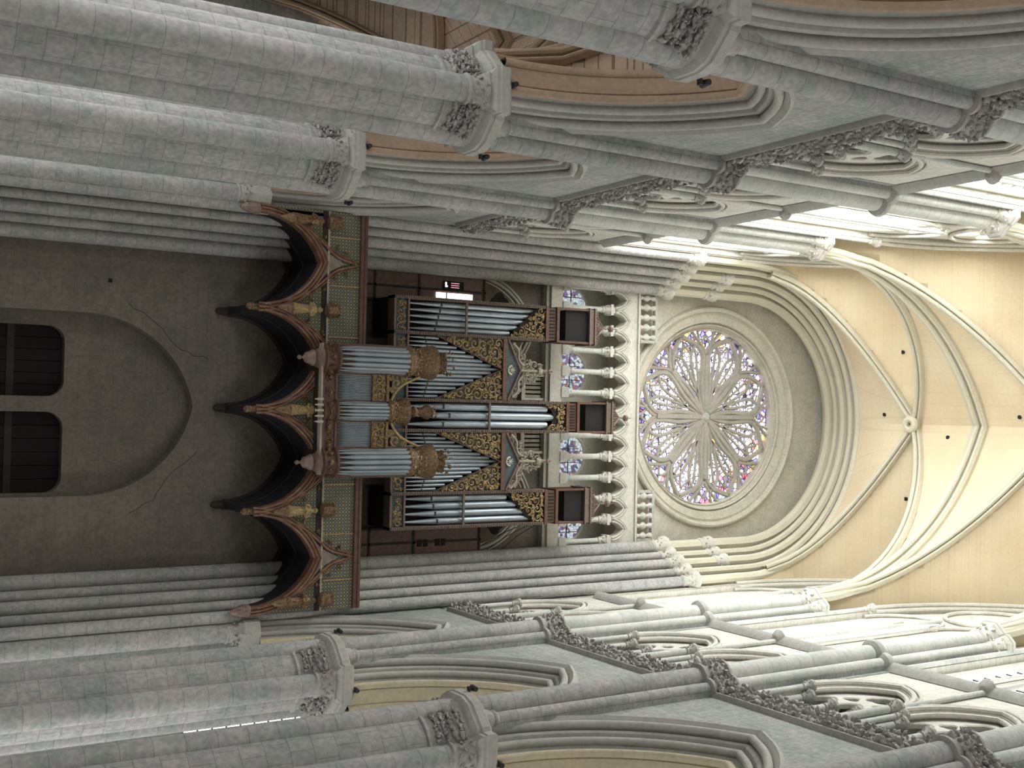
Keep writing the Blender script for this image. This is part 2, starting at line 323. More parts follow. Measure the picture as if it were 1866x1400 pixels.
# ---------------------------------------------------------------- nave piers
def cap_leaves(mb, r0, r1, z0, z1, n, rows, size, a0=0, a1=2*pi, cx=0, cy=0):
    for j in range(rows):
        t = (j+0.5)/rows; r = r0+(r1-r0)*t**1.6
        for i in range(n):
            a = a0+(a1-a0)*(i+0.5*(j % 2)+rng.uniform(-.2, .2))/n
            h = (r+size*.25)*1.0; mb.blob((cx+h*cos(a), cy+h*sin(a), z0+(z1-z0)*t+rng.uniform(-.04, .04)), size*rng.uniform(.6, 1.05), rng)
            b = a+rng.uniform(-.12, .12)*size/.1; mb.blob((cx+(h+size*.35)*cos(b), cy+(h+size*.35)*sin(b), z0+(z1-z0)*t+size*.55), size*rng.uniform(.3, .5), rng)
def make_pier():
    """origin on the floor at the pier axis; local +x points to the nave"""
    root = empty('compound_pier', 'pier', 'pier', group='compound piers of the nave arcade')
    MB().lathe([(1.3, 0), (1.3, .35), (1.1, .5), (.95, .7), (.8, .8), (.8, 13.3), (.86, 13.33), (.86, 13.4), (.8, 13.43)], n=40).build('core', 'core', root)
    m = MB().lathe([(.8, 13.4), (.83, 13.8), (.97, 14.12), (1.02, 14.2)], n=32)
    for q in range(4): cap_leaves(m, .83, 1.0, 13.5, 14.15, 9, 4, .095, pi/2*q+.38, pi/2*(q+1)-.38)
    m.build('capital', 'leaf', root)
    for q in range(4):
        a = pi/2*q; D = .84 if q % 2 else .72; x, y = D*cos(a), D*sin(a)
        top = 32.5 if q == 0 else 13.75
        s = MB().lathe([(.40, 0), (.40, .3), (.33, .5), (.30, .6), (.30, top if q else 14.2)]+([] if q else [(.27, 14.9), (.27, 21.6)]), n=20)
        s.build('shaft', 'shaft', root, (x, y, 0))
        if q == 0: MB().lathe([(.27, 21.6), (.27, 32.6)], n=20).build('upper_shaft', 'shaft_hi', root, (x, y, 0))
        if q:
            c = MB().lathe([(.3, 13.72), (.35, 13.75), (.35, 13.8), (.3, 13.83), (.33, 14.0), (.42, 14.2)], n=20)
            cap_leaves(c, .31, .41, 13.85, 14.18, 10, 3, .065)
            c.build('shaft_capital', 'leaf', root, (x, y, 0))
    # abacus: a square set with its corners cut, breaking forward round every shaft
    def out(g):
        pts = []
        for q in range(4):
            a = pi/2*q; ca, sa = cos(a), sin(a)
            for u, v in ((.89+g, -.48-g), (.93+g, -.39-g), ((1.16 if q else .93)+g, -.38-g), ((1.16 if q else 1.01)+g, -.26 if q == 0 else -.38-g), ((1.16 if q else 1.01)+g, .26 if q == 0 else .38+g), ((1.16 if q else .93)+g, .38+g), (.93+g, .39+g), (.89+g, .48+g)):
                pts.append((u*ca-v*sa, u*sa+v*ca))
        return pts
    m = MB(); rings = [(-.06, 14.15), (.0, 14.22), (-.02, 14.27), (.05, 14.31), (.1, 14.36), (.1, 14.44), (.13, 14.46), (.13, 14.66), (.08, 14.72)]
    k = 32; vs = []
    for g, z in rings: vs += [(x, y, z) for x, y in out(g)]
    fs = [(j*k+i, j*k+(i+1) % k, (j+1)*k+(i+1) % k, (j+1)*k+i) for j in range(len(rings)-1) for i in range(k)]
    fs.append(tuple(reversed(range(k)))); fs.append(tuple((len(rings)-1)*k+i for i in range(k)))
    m.add(vs, fs).build('abacus', 'trim', root, ang=.3)
    # side shafts above the impost
    for sy in (-1, 1):
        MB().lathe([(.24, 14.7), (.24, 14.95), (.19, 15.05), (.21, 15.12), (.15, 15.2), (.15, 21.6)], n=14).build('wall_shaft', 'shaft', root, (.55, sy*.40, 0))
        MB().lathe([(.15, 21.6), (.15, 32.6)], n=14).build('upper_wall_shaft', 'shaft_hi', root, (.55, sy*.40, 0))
        MB().lathe([(.085, 28.0), (.085, 35.2)], n=10).build('jamb_shaft', 'shaft_hi', root, (.39, sy*.70, 0))
        c = MB().lathe([(.085, 35.15), (.12, 35.2), (.09, 35.25), (.16, 35.5), (.2, 35.52), (.2, 35.62)], n=10); cap_leaves(c, .1, .15, 35.25, 35.5, 5, 2, .05)
        c.build('jamb_capital', 'trim_hi', root, (.39, sy*.70, 0))
    # backing between the shafts
    MB().box(.32, -.55, 14.6, .49, .55, 33.2).build('backing', 'wall_x', root, smooth=False)
    # annulets where the two string courses pass round the shafts
    m = MB()
    for (x, y, r) in ((.72, 0, .3), (.55, -.4, .17), (.55, .4, .17)):
        m.lathe([(r, 21.35), (r+.07, 21.38), (r+.07, 21.46), (r+.02, 21.5), (r+.02, 22.1), (r+.1, 22.14), (r+.1, 22.2), (r, 22.24)], (x, y, 0), n=18)
        cap_leaves(m, r+.03, r+.1, 21.5, 22.12, 9, 3, .085, -pi*.6, pi*.6, x, y)
    m.build('carved_ring', 'leaf', root)
    m = MB()
    for (x, y, r) in ((.72, 0, .29), (.55, -.4, .16), (.55, .4, .16)):
        m.lathe([(r, 27.72), (r+.1, 27.8), (r+.13, 27.9), (r+.1, 28.0), (r, 28.08)], (x, y, 0), n=18)
    m.build('plain_ring', 'trim', root)
    # vault capitals
    m = MB().lathe([(.27, 32.45), (.33, 32.5), (.28, 32.56), (.32, 32.8), (.44, 33.02)], (.72, 0, 0), n=18)
    cap_leaves(m, .3, .42, 32.58, 33.0, 8, 3, .075, cx=.72)
    for sy in (-1, 1):
        m.lathe([(.15, 32.52), (.2, 32.56), (.16, 32.62), (.27, 33.02)], (.55, sy*.42, 0), n=12)
        cap_leaves(m, .17, .26, 32.65, 33.0, 6, 2, .06, cx=.55, cy=sy*.42)
    m.build('vault_capital', 'trim_hi', root)
    m = MB()
    for (x, y, r) in ((.72, 0, .5), (.55, -.44, .34), (.55, .44, .34)):
        m.lathe([(r-.06, 33.0), (r, 33.06), (r, 33.14), (r+.05, 33.16), (r+.05, 33.26)], (x, y, 0), n=8, a0=pi/8, a1=pi/8+2*pi)
    m.build('vault_abacus', 'trim_hi', root, smooth=False)
    return root
pier0 = make_pier()
side = {-1: 'left', 1: 'right'}
words = {1: 'nearest the organ', 2: 'second from the organ', 3: 'third from the organ', 4: 'fourth from the organ'}
first = True
for n in (1, 2, 3, 4):
    for sx in (-1, 1):
        if (n == 4 and sx == 1): continue
        o = pier0 if first else copy_tree(pier0); first = False
        o.location = (sx*PX, PY[n], 0); o.rotation_euler = (0, 0, 0 if sx < 0 else pi)
        edge = 'top' if sx < 0 else 'bottom'
        o['label'] = 'grey stone pier, arcade along the %s of the photo, %s' % (edge, words[n])
        if n == 3 and sx == 1: o['label'] = 'shafts of a grey stone pier rising across the bottom right corner of the photo'

# ---------------------------------------------------------------- arcade arches and nave walls
def roll(cx, cy, r, a0, a1, n=6): return [(cx+r*cos(radians(a0+(a1-a0)*i/n)), cy+r*sin(radians(a0+(a1-a0)*i/n))) for i in range(n+1)]
# profile as (outward from soffit, depth from nave face)
PROF = [(1.02, .0), (.98, -.07), (.90, -.10), (.84, -.04), (.80, .0)]+[(.78, .06)]+roll(.67, .05, .10, 30, -230, 9)+[(.63, .17)]+[(.60, .16), (.52, .14), (.46, .18), (.44, .26)]+[(.44, .34)]+roll(.33, .33, .10, 40, -230, 9)+[(.22, .46), (.12, .48)]
PROF_SOFF = [(.12, .44), (.04, .42)]+roll(.02, .50, .09, -70, -280, 8)+[(.03, .60), (0, .62), (0, .98), (.03, 1.0)]+roll(.02, 1.08, .09, -80, -290, 8)+[(.12, 1.16), (.30, 1.14), (.30, 1.2), (.60, 1.2), (.60, 1.28), (1.02, 1.28)]
HS, RISE = 2.62, 4.35
def band(mb, sx, yc, w, zs, hs, rise, prof, n=16, x0=WX):
    k = w/7.34
    P, Nn = parch(hs*k, rise, n)
    mb.sweep([(sx*x0, yc+p[0], zs+p[1]) for p in P], [(0, q[0], q[1]) for q in Nn], [(sx, 0, 0)]*len(P), prof)
for sx in (-1, 1):
    wall = MB(); wallhi = MB()
    for b in range(1, 5):
        ya, yb = PY[b-1], PY[b]; yc, w = (ya+yb)/2, ya-yb; k = w/7.34
        arch = empty('arcade_arch', 'x', 'arch', (0, 0, 0), group='pointed arches of the nave arcade')
        edge = 'top' if sx < 0 else 'bottom'
        arch['label'] = {1: 'pointed arch beside the organ gallery along the %s of the photo', 2: 'second pointed arch from the organ along the %s of the photo',
                         3: 'third pointed arch from the organ along the %s of the photo', 4: 'fourth pointed arch from the organ, near the %s right corner'}[b] % edge
        m = MB(); band(m, sx, yc, w, Z_IMP+.2, HS, RISE, PROF); m.build('moulding', 'trim', arch)
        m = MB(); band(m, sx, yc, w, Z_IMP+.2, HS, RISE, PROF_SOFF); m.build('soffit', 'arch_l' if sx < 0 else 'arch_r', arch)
        # spandrel, both faces
        P, Nn = parch(HS*k, RISE, 16)
        for off, xf in ((1.0, WX), (1.0, WX+1.28)):
            E_ = [(yc+p[0]+q[0]*off, Z_IMP+.2+p[1]+q[1]*off) for p, q in zip(P, Nn)]
            E_ = [(yc-w/2, Z_IMP+.1), (E_[0][0], Z_IMP+.1)]+E_+[(E_[-1][0], Z_IMP+.1), (yc+w/2, Z_IMP+.1)]
            E_ = [(max(yc-w/2, min(yc+w/2, y)), z) for y, z in E_]
            vs = []; fs = []
            for y, z in E_: vs += [(sx*xf, y, z), (sx*xf, y, Z_STR+.1)]
            for i in range(len(E_)-1):
                if abs(E_[i][0]-E_[i+1][0]) > 1e-5: fs.append((2*i, 2*i+2, 2*i+3, 2*i+1))
            wall.add(vs, fs)
        # pier zones beside triforium and clerestory
        for yy, d in ((ya, -1), (yb, 1)):
            y0, y1 = sorted((yy, yy+d*.72*k)); xa, xb = sorted((sx*WX, sx*(WX+1.2)))
            wall.box(xa, y0, Z_STR, xb, y1, Z_CLR); wallhi.box(xa, y0, Z_CLR, xb, y1, 41)
        xa, xb = sorted((sx*(WX+.02), sx*(WX+1.2)))
        wall.box(xa, yb, Z_STR, xb, ya, Z_STR+.75)
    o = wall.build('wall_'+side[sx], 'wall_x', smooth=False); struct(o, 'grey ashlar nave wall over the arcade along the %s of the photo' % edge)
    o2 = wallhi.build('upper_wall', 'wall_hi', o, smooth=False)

# ---------------------------------------------------------------- carved string course and plain string course, one length per bay
ti = 1
for sx in (-1, 1):
    for b in range(1, 5):
        ya, yb = PY[b-1], PY[b]
        if b == 1: ya -= .45
        y0, y1 = yb+.55, ya-.55
        m = MB()
        prof = [(0, -.04), (.08, -.02), (.13, .02), (.13, .06), (.05, .09), (.05, .62), (.14, .7), (.18, .78), (.18, .82), (0, .84)]
        m.sweep([(sx*WX, y0, Z_STR), (sx*WX, y1, Z_STR)], [(-sx, 0, 0)]*2, [(0, 0, 1)]*2, prof)
        nl = int((y1-y0)/.125)
        for i in range(nl):
            for j in range(4):
                m.blob((sx*(WX-.10-.10*rng.random()-.04*j), y0+(i+.5+rng.uniform(-.4, .4))*(y1-y0)/nl, Z_STR+.15+.16*j), rng.uniform(.05, .105), rng)
        o = m.build('trim_%d' % ti, 'leaf'); struct(o, 'band of deeply carved stone leaves under the triforium'); ti += 1
        m = MB()
        m.sweep([(sx*WX, y0-.1, Z_CLR), (sx*WX, y1+.1, Z_CLR)], [(-sx, 0, 0)]*2, [(0, 0, 1)]*2, [(0, -.15), (.08, -.1), (.2, 0), (.24, .08), (.2, .14), (0, .26)])
        yc = (ya+yb)/2
        m.lathe([(.1, -.12), (.22, -.02), (.26, .06), (.2, .15), (.1, .22)], (sx*(WX-.15), yc, Z_CLR), n=12)
        o = m.build('trim_%d' % ti, 'trim'); struct(o, 'plain moulded string course below the clerestory'); ti += 1

# ---------------------------------------------------------------- triforium arcades
def col_parts(root, name, x, y, z0, z1, r, mat='shaft_hi', cm='trim', capname='capital', caph=.36, base=True):
    p = [(r*1.9, 0), (r*1.9, .12), (r*1.3, .2), (r*1.5, .26), (r, .32)] if base else [(r, 0)]
    c = MB().lathe([(a, z0+h) for a, h in p]+[(r, z1-caph)], n=12).build(name, mat, root, (x, y, 0))
    k = MB().lathe([(r, z1-caph-.02), (r*1.35, z1-caph), (r*1.05, z1-caph+.05), (r*1.3, z1-.18), (r*1.9, z1-.1), (r*2.1, z1-.08), (r*2.1, z1), (r*1.8, z1+.02)], n=10)
    cap_leaves(k, r*1.15, r*1.8, z1-caph+.06, z1-.1, 6, 2, r*.42)
    k.build(capname, cm, c)
    return c
def make_triforium():
    """origin in the wall face at bay middle; local x outward through the wall, y along it"""
    root = empty('triforium_arcade', 't', 'arcade', group='triforium arcades along the nave walls')
    T = lambda dep: (lambda u, v, w: (dep+w, u, v))
    z0, zs = 22.15, 24.45
    big = [(sgn*1.47) for sgn in (-1, 1)]
    # wall plate with the two great arches
    lp = [[(-2.97, z0), (-2.97, 27.8), (2.97, 27.8), (2.97, z0)]]
    outer = [(-2.97, 27.8), (2.97, 27.8), (2.97, z0), (2.85, z0)]
    L_ = [(-2.97, z0), (-2.97, 27.8), (2.97, 27.8), (2.97, z0)]
    for u in (1.47, -1.47): L_ += list(reversed(lancet(u, z0, zs, 1.27, 1.9, 12)))
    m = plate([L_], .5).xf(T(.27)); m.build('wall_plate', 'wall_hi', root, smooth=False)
    m = MB()
    for u in big:
        P, Nn = parch(1.27, 1.9, 14)
        for (o, dd, r) in ((.10, -.02, .075), (-.06, .1, .07)):
            m.tube([(dd, u+p[0]+q[0]*o, zs+p[1]+q[1]*o) for p, q in zip(P, Nn)], r, 8)
        m.tube([(-.04, u+p[0]+q[0]*.26, zs+p[1]+q[1]*.26) for p, q in zip(P[:], Nn)], .045, 6)
    m.build('arch_moulding', 'trim_hi', root)
    # inner tracery, three lancets under trefoils in each arch
    for u in big:
        P, _ = parch(1.24, 1.86, 10)
        L_ = [(u+x, zs+y) for x, y in P]+[(u+1.24, zs-.12)]
        for c in (.83, 0, -.83): L_ += [(u+x, y) for x, y in reversed(lancet(c, zs-.12, zs-.05, .33, .45, 5))]
        L_ += [(u-1.24, zs-.12)]
        m = plate([L_, foil(u, 25.62, .33), foil(u-.47, 25.08, .19), foil(u+.47, 25.08, .19)], .16, .03).xf(T(.3))
        m.build('tracery', 'trim_hi', root)
        for c in (-.415, .415): col_parts(root, 'column', .3, u+c, z0, zs-.1, .1)
        for c in (-1.2, 1.2): col_parts(root, 'column', .22, u+c, z0, zs-.1, .1)
    for (x, y, r) in ((-.08, 0, .10), (.05, -.2, .075), (.05, .2, .075), (-.02, -2.75, .08), (-.02, 2.75, .08)):
        col_parts(root, 'column', x, y, z0, zs+.05, r)
    MB().lathe([(.075, zs), (.075, 35.6)], n=10).build('mullion_shaft', 'shaft_hi', root, (-.06, 0, 0))
    MB().box(1.1, -3.0, 21.9, 1.25, 3.0, 27.8).box(.5, -3, 22.0, 1.2, 3, 22.15).box(.5, -3, 27.7, 1.2, 3, 27.85).build('passage_wall', 'wall_x', root, smooth=False)
    return root
def clear_window(mat, n, sx, yc, k, label):
    root = bpy.data.objects.new('window_%d' % n, None); COL.objects.link(root); struct(root, label)
    root.location = (sx*WX, yc, 0); root.rotation_euler = (0, 0, 0 if sx > 0 else pi); root.scale = (1, k, 1)
    return root
tri0 = make_triforium(); used = False; wn = 1
where = {1: 'nearest the organ', 2: 'second from the organ', 3: 'third from the organ', 4: 'at the right edge'}
bays = [(sx, b) for sx in (1, -1) for b in (1, 2, 3, 4)]
for sx, b in bays:
    if b == 4: continue
    o = copy_tree(tri0) if used else tri0; used = True
    yc = (PY[b-1]+PY[b])/2; o.location = (sx*WX, yc, 0); o.rotation_euler = (0, 0, 0 if sx > 0 else pi); o.scale = (1, (PY[b-1]-PY[b])/7.34, 1)
    o['label'] = 'carved double arch of the triforium along the %s of the photo, %s' % ('top' if sx < 0 else 'bottom', where[b])

# ---------------------------------------------------------------- clerestory windows
def win_loops():
    P, _ = parch(2.86, 6.3, 14)
    out = [(-2.9, 28.2), (-2.9, 35.3)]+[(x*1.012, 35.3+y*1.012) for x, y in P]+[(2.9, 35.3), (2.9, 28.2)]
    L_ = [out]
    for c in (-2.1, -.72, .72, 2.1): L_.append(lancet(c, 28.45, 34.2, .58, 1.2, 7))
    for c in (-1.41, 1.41): L_.append(foil(c, 36.15, .62, 4, 32, pi/2))
    L_ += [foil(0, 38.7, .5, 6, 36)]
    for i in range(6): a = pi/6+i*pi/3; L_.append(foil(1.12*cos(a), 38.7+1.12*sin(a), .42, 3, 24, a))
    L_ += [circ(-.0, 36.5, .22, 12), circ(-1.95, 37.6, .18, 12), circ(1.95, 37.6, .18, 12)]
    return L_
wl = win_loops()
frame0 = plate(wl, .3, .05).xf(lambda u, v, w: (.42+w, u, v)).build('window_frame', 'trim_hi')
m = MB()
for c in (-1.41, 0, 1.41):
    m.lathe([(.07, 28.3), (.07, 35.0), (.13, 35.1), (.13, 35.3), (.09, 35.35)], (.2, c, 0), n=10)
    m.lathe([(.13, 28.2), (.13, 28.45), (.07, 28.5)], (.2, c, 0), n=10)
for c in (-1.41, 1.41):
    P, Nn = parch(1.41, 2.0, 10); m.tube([(.2, c+x, 35.0+y) for x, y in P], .07, 8)
m.tube([(.2, 1.75*cos(a), 38.7+1.75*sin(a)) for a in [2*pi*i/32 for i in range(32)]], .08, 8, loop=True)
P, Nn = parch(2.9, 6.4, 16)
for (o_, dd, r) in ((.0, .12, .09), (.17, -.02, .09)): m.tube([(dd, x+p*o_, 35.3+y+q*o_) for (x, y), (p, q) in zip(P, Nn)], r, 8)
mould0 = m.build('window_moulding', 'trim_hi')
m = plate([[(-3.67, 28.0), (-3.67, 43.5), (3.67, 43.5), (3.67, 28.0)], [(-2.88, 28.1), (-2.88, 35.3)]+[(x, 35.3+y) for x, y in parch(2.88, 6.34, 14)[0]]+[(2.88, 35.3), (2.88, 28.1)]], .7).xf(lambda u, v, w: (.4+w, u, v))
lun0 = m.build('window_wall', 'wall_hi', smooth=False)
bars0 = MB()
for c in (-2.1, -.72, .72, 2.1):
    z = 28.9
    while z < 35: bars0.box(.50, c-.58, z, .54, c+.58, z+.045); z += .52
    bars0.box(.50, c-.02, 28.45, .54, c+.02, 35.2)
for z in (37.3, 38.1, 38.9, 39.7): bars0.box(.50, -1.5, z, .54, 1.5, z+.04)
bars0 = bars0.build('window_bars', 'iron', smooth=False)
glass_me = {}
for sx in (-1, 1):
    g = MB().add([(.6, -2.9, 28.2), (.6, 2.9, 28.2), (.6, 2.9, 41.8), (.6, -2.9, 41.8)], [(0, 3, 2, 1)])
    glass_me[sx] = g.build('window_glass', 'glass_l' if sx < 0 else 'glass_r', smooth=False)
for sx, b in bays:
    if b == 4: continue
    yc = (PY[b-1]+PY[b])/2; k = (PY[b-1]-PY[b])/7.34
    root = clear_window(None, wn, sx, yc, k, 'tall pale clerestory window along the %s of the photo, %s' % ('top' if sx < 0 else 'bottom', where[b])); wn += 1
    for src in (frame0, mould0, lun0, bars0, glass_me[sx]):
        c = src.copy(); COL.objects.link(c); c.parent = root
for src in (frame0, mould0, lun0, bars0, glass_me[-1], glass_me[1]): bpy.data.objects.remove(src)

# ---------------------------------------------------------------- nave vault
VH, VR = 6.35, 9.55
ceil_ = bpy.data.objects.new('ceiling', None); COL.objects.link(ceil_); struct(ceil_, 'cream stone rib vault over the nave')
def semi(x, zc=36.2, R=6.4): return zc+sqrt(max(0, R*R-x*x)) if abs(x) < R else zc-(abs(x)-R)*8
def fz(x, y, west=False):
    p = Z_CAP+arch_z(min(abs(x), VH), VH, VR)
    if not west: return p
    t = max(0, min(1, (y-PY[1])/(36.1-PY[1])))
    s = max(Z_CAP, semi(x, 36.2, 6.42)) if abs(x) < 6.42 else Z_CAP
    return p*(1-t*t)+s*t*t
RIBP = [(.0, -.30), (-.10, -.30)]+roll(-.13, -.19, .10, 180-70, 180+90, 5)+[(-.2, -.1)]+roll(-.26, 0, .12, 90+35, 270-35, 8)+[(-.2, .1)]+roll(-.13, .19, .10, 90+180, 90+180-160, 5)[:0]+roll(-.13, .19, .10, 270, 250-0, 1)[:0]+[(-.14, .10)]+roll(-.13, .19, .10, 270, 90, 6)[:0]+[(-.23, .19), (-.18, .28), (-.10, .30), (0, .30)]
RIBP = [(.05, -.34), (-.12, -.34), (-.15, -.31), (-.22, -.28), (-.24, -.22), (-.21, -.16), (-.14, -.13), (-.04, -.115), (-.05, -.10), (-.22, -.085), (-.28, -.11), (-.36, -.07), (-.39, 0), (-.36, .07), (-.28, .11), (-.22, .085), (-.05, .10), (-.04, .115), (-.14, .13), (-.21, .16), (-.24, .22), (-.22, .28), (-.15, .31), (-.12, .34), (.05, .34)]
DIAGP = [(.05, -.19), (-.13, -.19), (-.17, -.17), (-.18, -.13), (-.15, -.10), (-.03, -.085), (-.04, -.07), (-.18, -.06), (-.22, -.08), (-.29, -.05), (-.31, 0), (-.29, .05), (-.22, .08), (-.18, .06), (-.04, .07), (-.03, .085), (-.15, .10), (-.18, .13), (-.17, .17), (-.13, .19), (.05, .19)]
def path_rib(pts, prof, name, mat='rib', parent=None, perp=None):
    P = [Vector(p) for p in pts]; A = []; B = []
    for i in range(len(P)):
        t = (P[min(i+1, len(P)-1)]-P[max(i-1, 0)]).normalized()
        b = Vector(perp).normalized(); a = b.cross(t)
        if a.z < 0 and abs(a.z) > .0: a = -a
        if abs(a.z) < .05:
            a = a if a.dot(Vector((P[i].x-P[len(P)//2].x, P[i].y-P[len(P)//2].y, 0))) > 0 else -a
        A.append(a.normalized()); B.append(b)
    MB().sweep(P, A, B, prof).build(name, mat, parent or ceil_, ang=.45)
for b in range(1, 5):
    ya, yb = PY[b-1], PY[b]
    if b == 1: ya = 36.1
    yc, h = (ya+yb)/2, (ya-yb)/2; west = (b == 1)
    nx, ny = 44, 28; vs = []; fs = []
    for j in range(ny+1):
        y = yb+(ya-yb)*j/ny
        for i in range(nx+1):
            s_ = -1+2*i/nx; x = 7.0*s_*(1.0)
            e = abs(y-yc)/h
            z = max(fz(x, y, west), fz(VH*e, yc+h*e*(1 if y > yc else -1), west) if e <= 1 else 0)
            vs.append((x, y, z+.02))
    for j in range(ny):
        for i in range(nx): fs.append((j*(nx+1)+i, (j+1)*(nx+1)+i, (j+1)*(nx+1)+i+1, j*(nx+1)+i+1))
    MB().add(vs, fs).build('vault_web', 'web', ceil_, ang=.35)
    dirs = ((1, 1), (1, -1))
    for d in dirs:
        pts = []
        for i in range(-20, 21):
            t = i/20; y = yc+h*t*d[1]; x = VH*t
            pts.append((x, y, fz(abs(x), y, west)))
        v = Vector((VH, h*d[1], 0)).normalized()
        path_rib(pts, DIAGP, 'diagonal_rib', perp=(-v.y, v.x, 0))
    m = MB(); zb = fz(0, yc, west)
    m.lathe([(.12, -.2), (.12, -.46), (.2, -.52), (.33, -.48), (.38, -.38), (.36, -.26), (.3, -.1)], (0, yc, zb), n=24, cap=False)
    bo = m.build('roof_boss', 'rib', ceil_)
    MB().lathe([(0, -.3), (.125, -.3)], (0, yc, zb), n=16, cap=False).build('boss_hole', 'black', bo)
    P, Nn = parch(VH, VR, 24)
    path_rib([(p[0], yb, Z_CAP+p[1]) for p in P], RIBP, 'transverse_rib', perp=(0, 1, 0))
    # small dark putlog holes in the webs
    for (hx, hy) in ((-3.1, yc+h*.15), (3.2, yc+h*.1), (-.4, yc+h*.5), (.5, yc-h*.55)):
        e = abs(hy-yc)/h; z = max(fz(hx, hy, west), fz(VH*e, yc+h*e*(1 if hy > yc else -1), west))
        MB().lathe([(.02, -.02), (.085, -.015), (.085, .05)], (hx, hy, z), n=8).build('vault_hole', 'black', ceil_)

# ================================================================ the west end
WY = 38.6
toy = lambda yy: (lambda u, v, w: (u, yy+w, v))       # drawing plane x,z at depth yy
def tubes_xz(m, pts, y, r, n=6, loop=False): m.tube([(x, y, z) for x, z in pts], r, n, loop=loop); return m
# clustered shafts in the two western corners, each carried over the rose as an arch order
RESP = [(6.55, 36.05, .20), (6.28, 36.55, .17), (6.0, 37.05, .22), (5.72, 37.55, .17), (5.42, 38.05, .27)]
for sx in (-1, 1):
    root = empty('corner_shafts', 'cluster of tall shafts in the corner %s of the organ case, running up to the vault' % ('above (in the photo)' if sx < 0 else 'below (in the photo)'), 'pier', (0, 0, 0), group='shaft clusters in the western corners')
    root['label'] = 'cluster of tall stone shafts in the corner between organ and %s' % ('top arcade, with bright light spots' if sx < 0 else 'bottom arcade, evenly lit')
    if sx < 0: root['label'] = 'cluster of tall stone shafts in the corner between organ and top arcade'
    for x, y, r in RESP:
        MB().lathe([(r+.1, 0), (r+.1, .5), (r, .7), (r, 32.6)], n=18).build('shaft', 'shaft', root, (sx*x+XC*.5, y, 0))
        m = MB().lathe([(r, 32.5), (r+.05, 32.56), (r, 32.62), (r+.06, 32.9), (r+.16, 33.05), (r+.18, 33.1), (r+.18, 33.24)], n=12)
        cap_leaves(m, r+.02, r+.1, 32.66, 33.02, 7, 3, .06)
        m.build('capital', 'trim_hi', root, (sx*x+XC*.5, y, 0))
    m = MB(); q = [(7.9, 36.15), (6.95, 36.15), (5.62, 38.6), (5.4, 38.7)]
    for (x0, y0), (x1, y1) in zip(q, q[1:]):
        m.add([(sx*x0, y0, 0), (sx*x1, y1, 0), (sx*x1, y1, 37.0), (sx*x0, y0, 37.0)], [(0, 1, 2, 3)])
    m.build('backing', 'wall_x', root, smooth=False)
    for i, (x, y) in enumerate(((6.98, 36.0),)):
        MB().lathe([(.4, 0), (.4, .5), (.3, .7), (.3, 13.7)], n=18).build('arcade_shaft', 'shaft', root, (sx*x, y, 0))
        m = MB().lathe([(.3, 13.65), (.36, 13.7), (.31, 13.76), (.34, 14.0), (.46, 14.15), (.5, 14.2), (.5, 14.7)], n=8)
        cap_leaves(m, .32, .42, 13.8, 14.12, 9, 2, .08); m.build('arcade_capital', 'trim', root, (sx*x, y, 0))
root = bpy.data.objects.new('trim_30', None); COL.objects.link(root); struct(root, 'nested arch mouldings over the rose window')
for i, (x, y, r) in enumerate(RESP):
    zc = 36.15+(37.55-36.15)*i/4; R = x+.02
    P = [(XC*.5-R, 33.2)]+[(XC*.5+R*cos(a), zc+R*sin(a)*(1.0)) for a in [pi-pi*j/36 for j in range(37)]]+[(XC*.5+R, 33.2)]
    m = tubes_xz(MB(), P, y, r*.95, 8)
    m.build('arch_order', 'rib', root)
    Q = [(XC*.5+(R+.2)*cos(a), zc+(R+.2)*sin(a)) for a in [pi-pi*j/36 for j in range(37)]]
    m = MB(); n = len(Q); vs = []
    for (u, v) in Q: vs += [(u, y-.02, v), (u, y+.62, v-.0)]
    m.add(vs, [(2*j, 2*j+1, 2*j+3, 2*j+2) for j in range(n-1)])
    vs = []
    for j, (u, v) in enumerate(Q): a = pi-pi*j/36; vs += [(u, y-.02, v), (u+.55*cos(a), y-.02, v+.55*sin(a))]
    m.add(vs, [(2*j, 2*j+1, 2*j+3, 2*j+2) for j in range(n-1)])
    m.build('arch_fillet', 'rib', root, smooth=False)
    for sx in (-1, 1):
        m = MB().lathe([(r, 35.1), (r+.05, 35.2), (r, 35.3), (r+.1, 35.55), (r+.12, 35.7), (r, 35.75)], n=12); cap_leaves(m, r, r+.08, 35.25, 35.6, 6, 2, .06)
        if i in (2, 3, 4): m.build('upper_capital', 'trim_hi', root, (XC*.5+sx*R, y, 0))

# west wall, portal, doors
PA = [(x-.17, 9.75+y) for x, y in parch(2.93, 3.5, 16)[0]]
lowloops = [[(-7.9, 0), (-7.9, 27.4), (7.9, 27.4), (7.9, 0), (2.76, 0)]+list(reversed(PA))+[(-3.10, 0)]]
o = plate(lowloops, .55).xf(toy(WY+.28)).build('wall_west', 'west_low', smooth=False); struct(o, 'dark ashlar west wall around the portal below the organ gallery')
def door_shape(x0, x1, zt, r): return [(x0, 0), (x0, zt-r)]+arc(x0+r, zt-r*.9, r, pi, pi/2, 6)[1:]+arc(x1-r, zt-r*.9, r, pi/2, 0, 6)+[(x1, 0)]
dl, dr = door_shape(-2.68, -.40, 9.22, .5), door_shape(.10, 2.7, 9.22, .5)
ty = [[(-3.4, 0), (-3.4, 13.6), (3.2, 13.6), (3.2, 0), (2.7, 0)]+list(reversed(dr[:-1]))+list(reversed(dl))]
plate(ty, .4).xf(toy(WY+.95)).build('tympanum', 'west_low', o, smooth=False)
